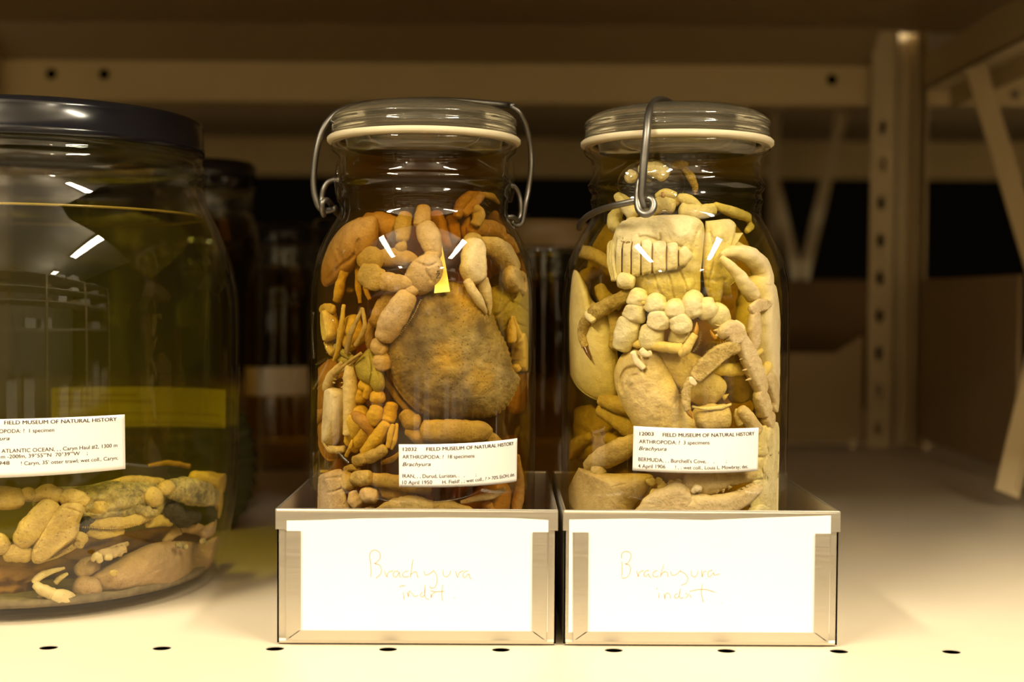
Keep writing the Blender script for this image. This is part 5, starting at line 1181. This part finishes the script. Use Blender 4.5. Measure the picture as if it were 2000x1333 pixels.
C = Crab(J3, 'crab', 'pinkish crab at the bottom of the big jar, broad shell, small white legs', 'crab', GB, (280, 1110, 10), M['bg_pink'])
m = MB(); C.shell(m, [(160,1135),(178,1122),(215,1100),(260,1078),(300,1062),(350,1058),(395,1060),(420,1048),(436,1046),(440,1070),(425,1100),(395,1128),(350,1148),(300,1150),(250,1158),(200,1162),(168,1155)], 18, 14, back=10, p=2.4, rough=.9, n=220, k=40, tooth=1.2, toothn=90, creases=[([(210,1112),(260,1090),(320,1072)], 1.0, 6)], bumps=[(230,1135,1.5,24),(320,1105,1.5,30)]); C.fin(m, 'carapace')
m = MB()
for a in ((350,1066,10),(362,1070,8),(396,1058,8),(404,1062,6)): C.seg(m, [(a[0]-a[2]*.5,a[1],4,a[2]*.55),(a[0]+a[2]*.4,a[1]-2,3.6,a[2]*.5)], flat=.7, lump=.5)
C.fin(m, 'eye_stalk', M['bg_dirty'])
m = MB(); C.seg(m, [(214,1119,1.8,4),(221,1120,1.5,6),(229,1119,1.8,4)], flat=.4); C.fin(m, 'shell_spot', M['bg_yellow'])
part(C, 'walking_leg', [dict(p=[(68,1142,6,7),(82,1152,5,10),(104,1162,5,11)], flat=.8), dict(p=[(104,1164,4,12),(128,1170,4,13),(158,1176,5,3)], flat=.8), dict(p=[(66,1138,7,7),(85,1122,8,6),(126,1110,9,2.5)], flat=.8)], M['cr_cream'], joint=False)
part(C, 'walking_leg', [dict(p=[(108,1140,12,5),(118,1130,13,5),(132,1121,14,3)], flat=.8)], M['cr_cream'])
part(C, 'walking_leg', [dict(p=[(76,1168,9,9),(98,1184,9,13),(125,1190,9,10)], flat=.8), dict(p=[(120,1188,8,9),(138,1186,8,8)], flat=.8)], M['bg_pink'])
part(C, 'claw', [dict(p=[(150,1140,12,16),(172,1150,10,22),(190,1160,9,14)], flat=.8), dict(p=[(152,1120,16,12),(170,1108,16,16),(190,1098,18,12)], flat=.8)], M['bg_pink'])
part(C, 'mouthpart', [dict(p=[(186,1090,14,6),(200,1082,12,9),(222,1080,12,9),(244,1072,14,7)], flat=.8, lump=.3), dict(p=[(205,1078,16,4),(225,1070,16,5),(250,1062,18,4)], flat=.8)], M['cr_tan'])
part(C, 'mouthpart', [dict(p=[(180,1095,10,4),(190,1086,9,7),(196,1098,9,5)], flat=.8), dict(p=[(205,1090,8,5),(218,1088,8,6)], flat=.8)], M['cr_cream'])
part(C, 'walking_leg', [dict(p=[(320,1060,26,6),(335,1046,26,8),(350,1036,26,8)], flat=.8), dict(p=[(350,1032,26,8),(375,1032,24,10),(400,1040,20,8)], flat=.8), dict(p=[(395,1045,10,9),(415,1035,8,10),(438,1022,8,7)], flat=.8)], M['bg_pink'])
C = Crab(J3, 'crab', 'dark red brown crab mass behind the pinkish one at the bottom of the big jar', 'crab', GB, (200, 1090, 60), M['bg_red'])
m = MB(); C.shell(m, [(-60,1060),(0,1070),(80,1075),(160,1050),(240,1040),(330,1030),(400,1040),(420,1100),(380,1150),(260,1165),(120,1170),(0,1170),(-80,1160)], 62, 14, back=10, n=140, k=20, rough=2, creases=[([(60,1110),(140,1080),(220,1060)], 3, 8), ([(80,1140),(180,1120),(300,1080)], 3, 8)]); C.fin(m, 'carapace')
C = Crab(J3, 'crab', 'murky red brown crab low at the left edge of the photo in the big jar', 'crab', GB, (20, 1140, 20), M['bg_red'])
m = MB(); C.shell(m, [(-60,1110),(0,1108),(60,1112),(110,1120),(70,1140),(50,1170),(20,1195),(-50,1195)], 30, 10, back=8, n=120, k=18, rough=2, creases=[([(-20,1150),(40,1140),(80,1125)], 2, 6)]); C.fin(m, 'carapace')
part(C, 'walking_leg', [dict(p=[(-20,1185,14,9),(20,1190,13,11),(55,1196,14,8)], flat=.8)], M['bg_red'])
# silt bed on the floor of the big jar
random.seed(9); v = []; f = []; nr, na = 14, 72
for i in range(nr+1):
    for j in range(na):
        r = (J3.Ri(0.0075)-.0012)*i/nr; a = 2*math.pi*j/na; x, y = J3.cx+r*math.cos(a), J3.cy+r*math.sin(a)
        v.append(Vector((x, y, 0.0105 + noise.noise(Vector((x*60, y*60, 0)))*.0016 + noise.noise(Vector((x*250, y*250, 0)))*.0007)))
for i in range(nr):
    for j in range(na): f.append((i*na+j, i*na+(j+1) % na, (i+1)*na+(j+1) % na, (i+1)*na+j))
n0 = len(v); v += [Vector((q.x, q.y, 0.0072)) for q in v[nr*na:(nr+1)*na]]; f += [(nr*na+j, nr*na+(j+1) % na, n0+(j+1) % na, n0+j) for j in range(na)] + [tuple(n0+j for j in range(na))]
o = mesh_obj('silt', v, f, M['silt']); tag(o, 'brown silt settled over the floor of the big jar', 'silt', kind='stuff')
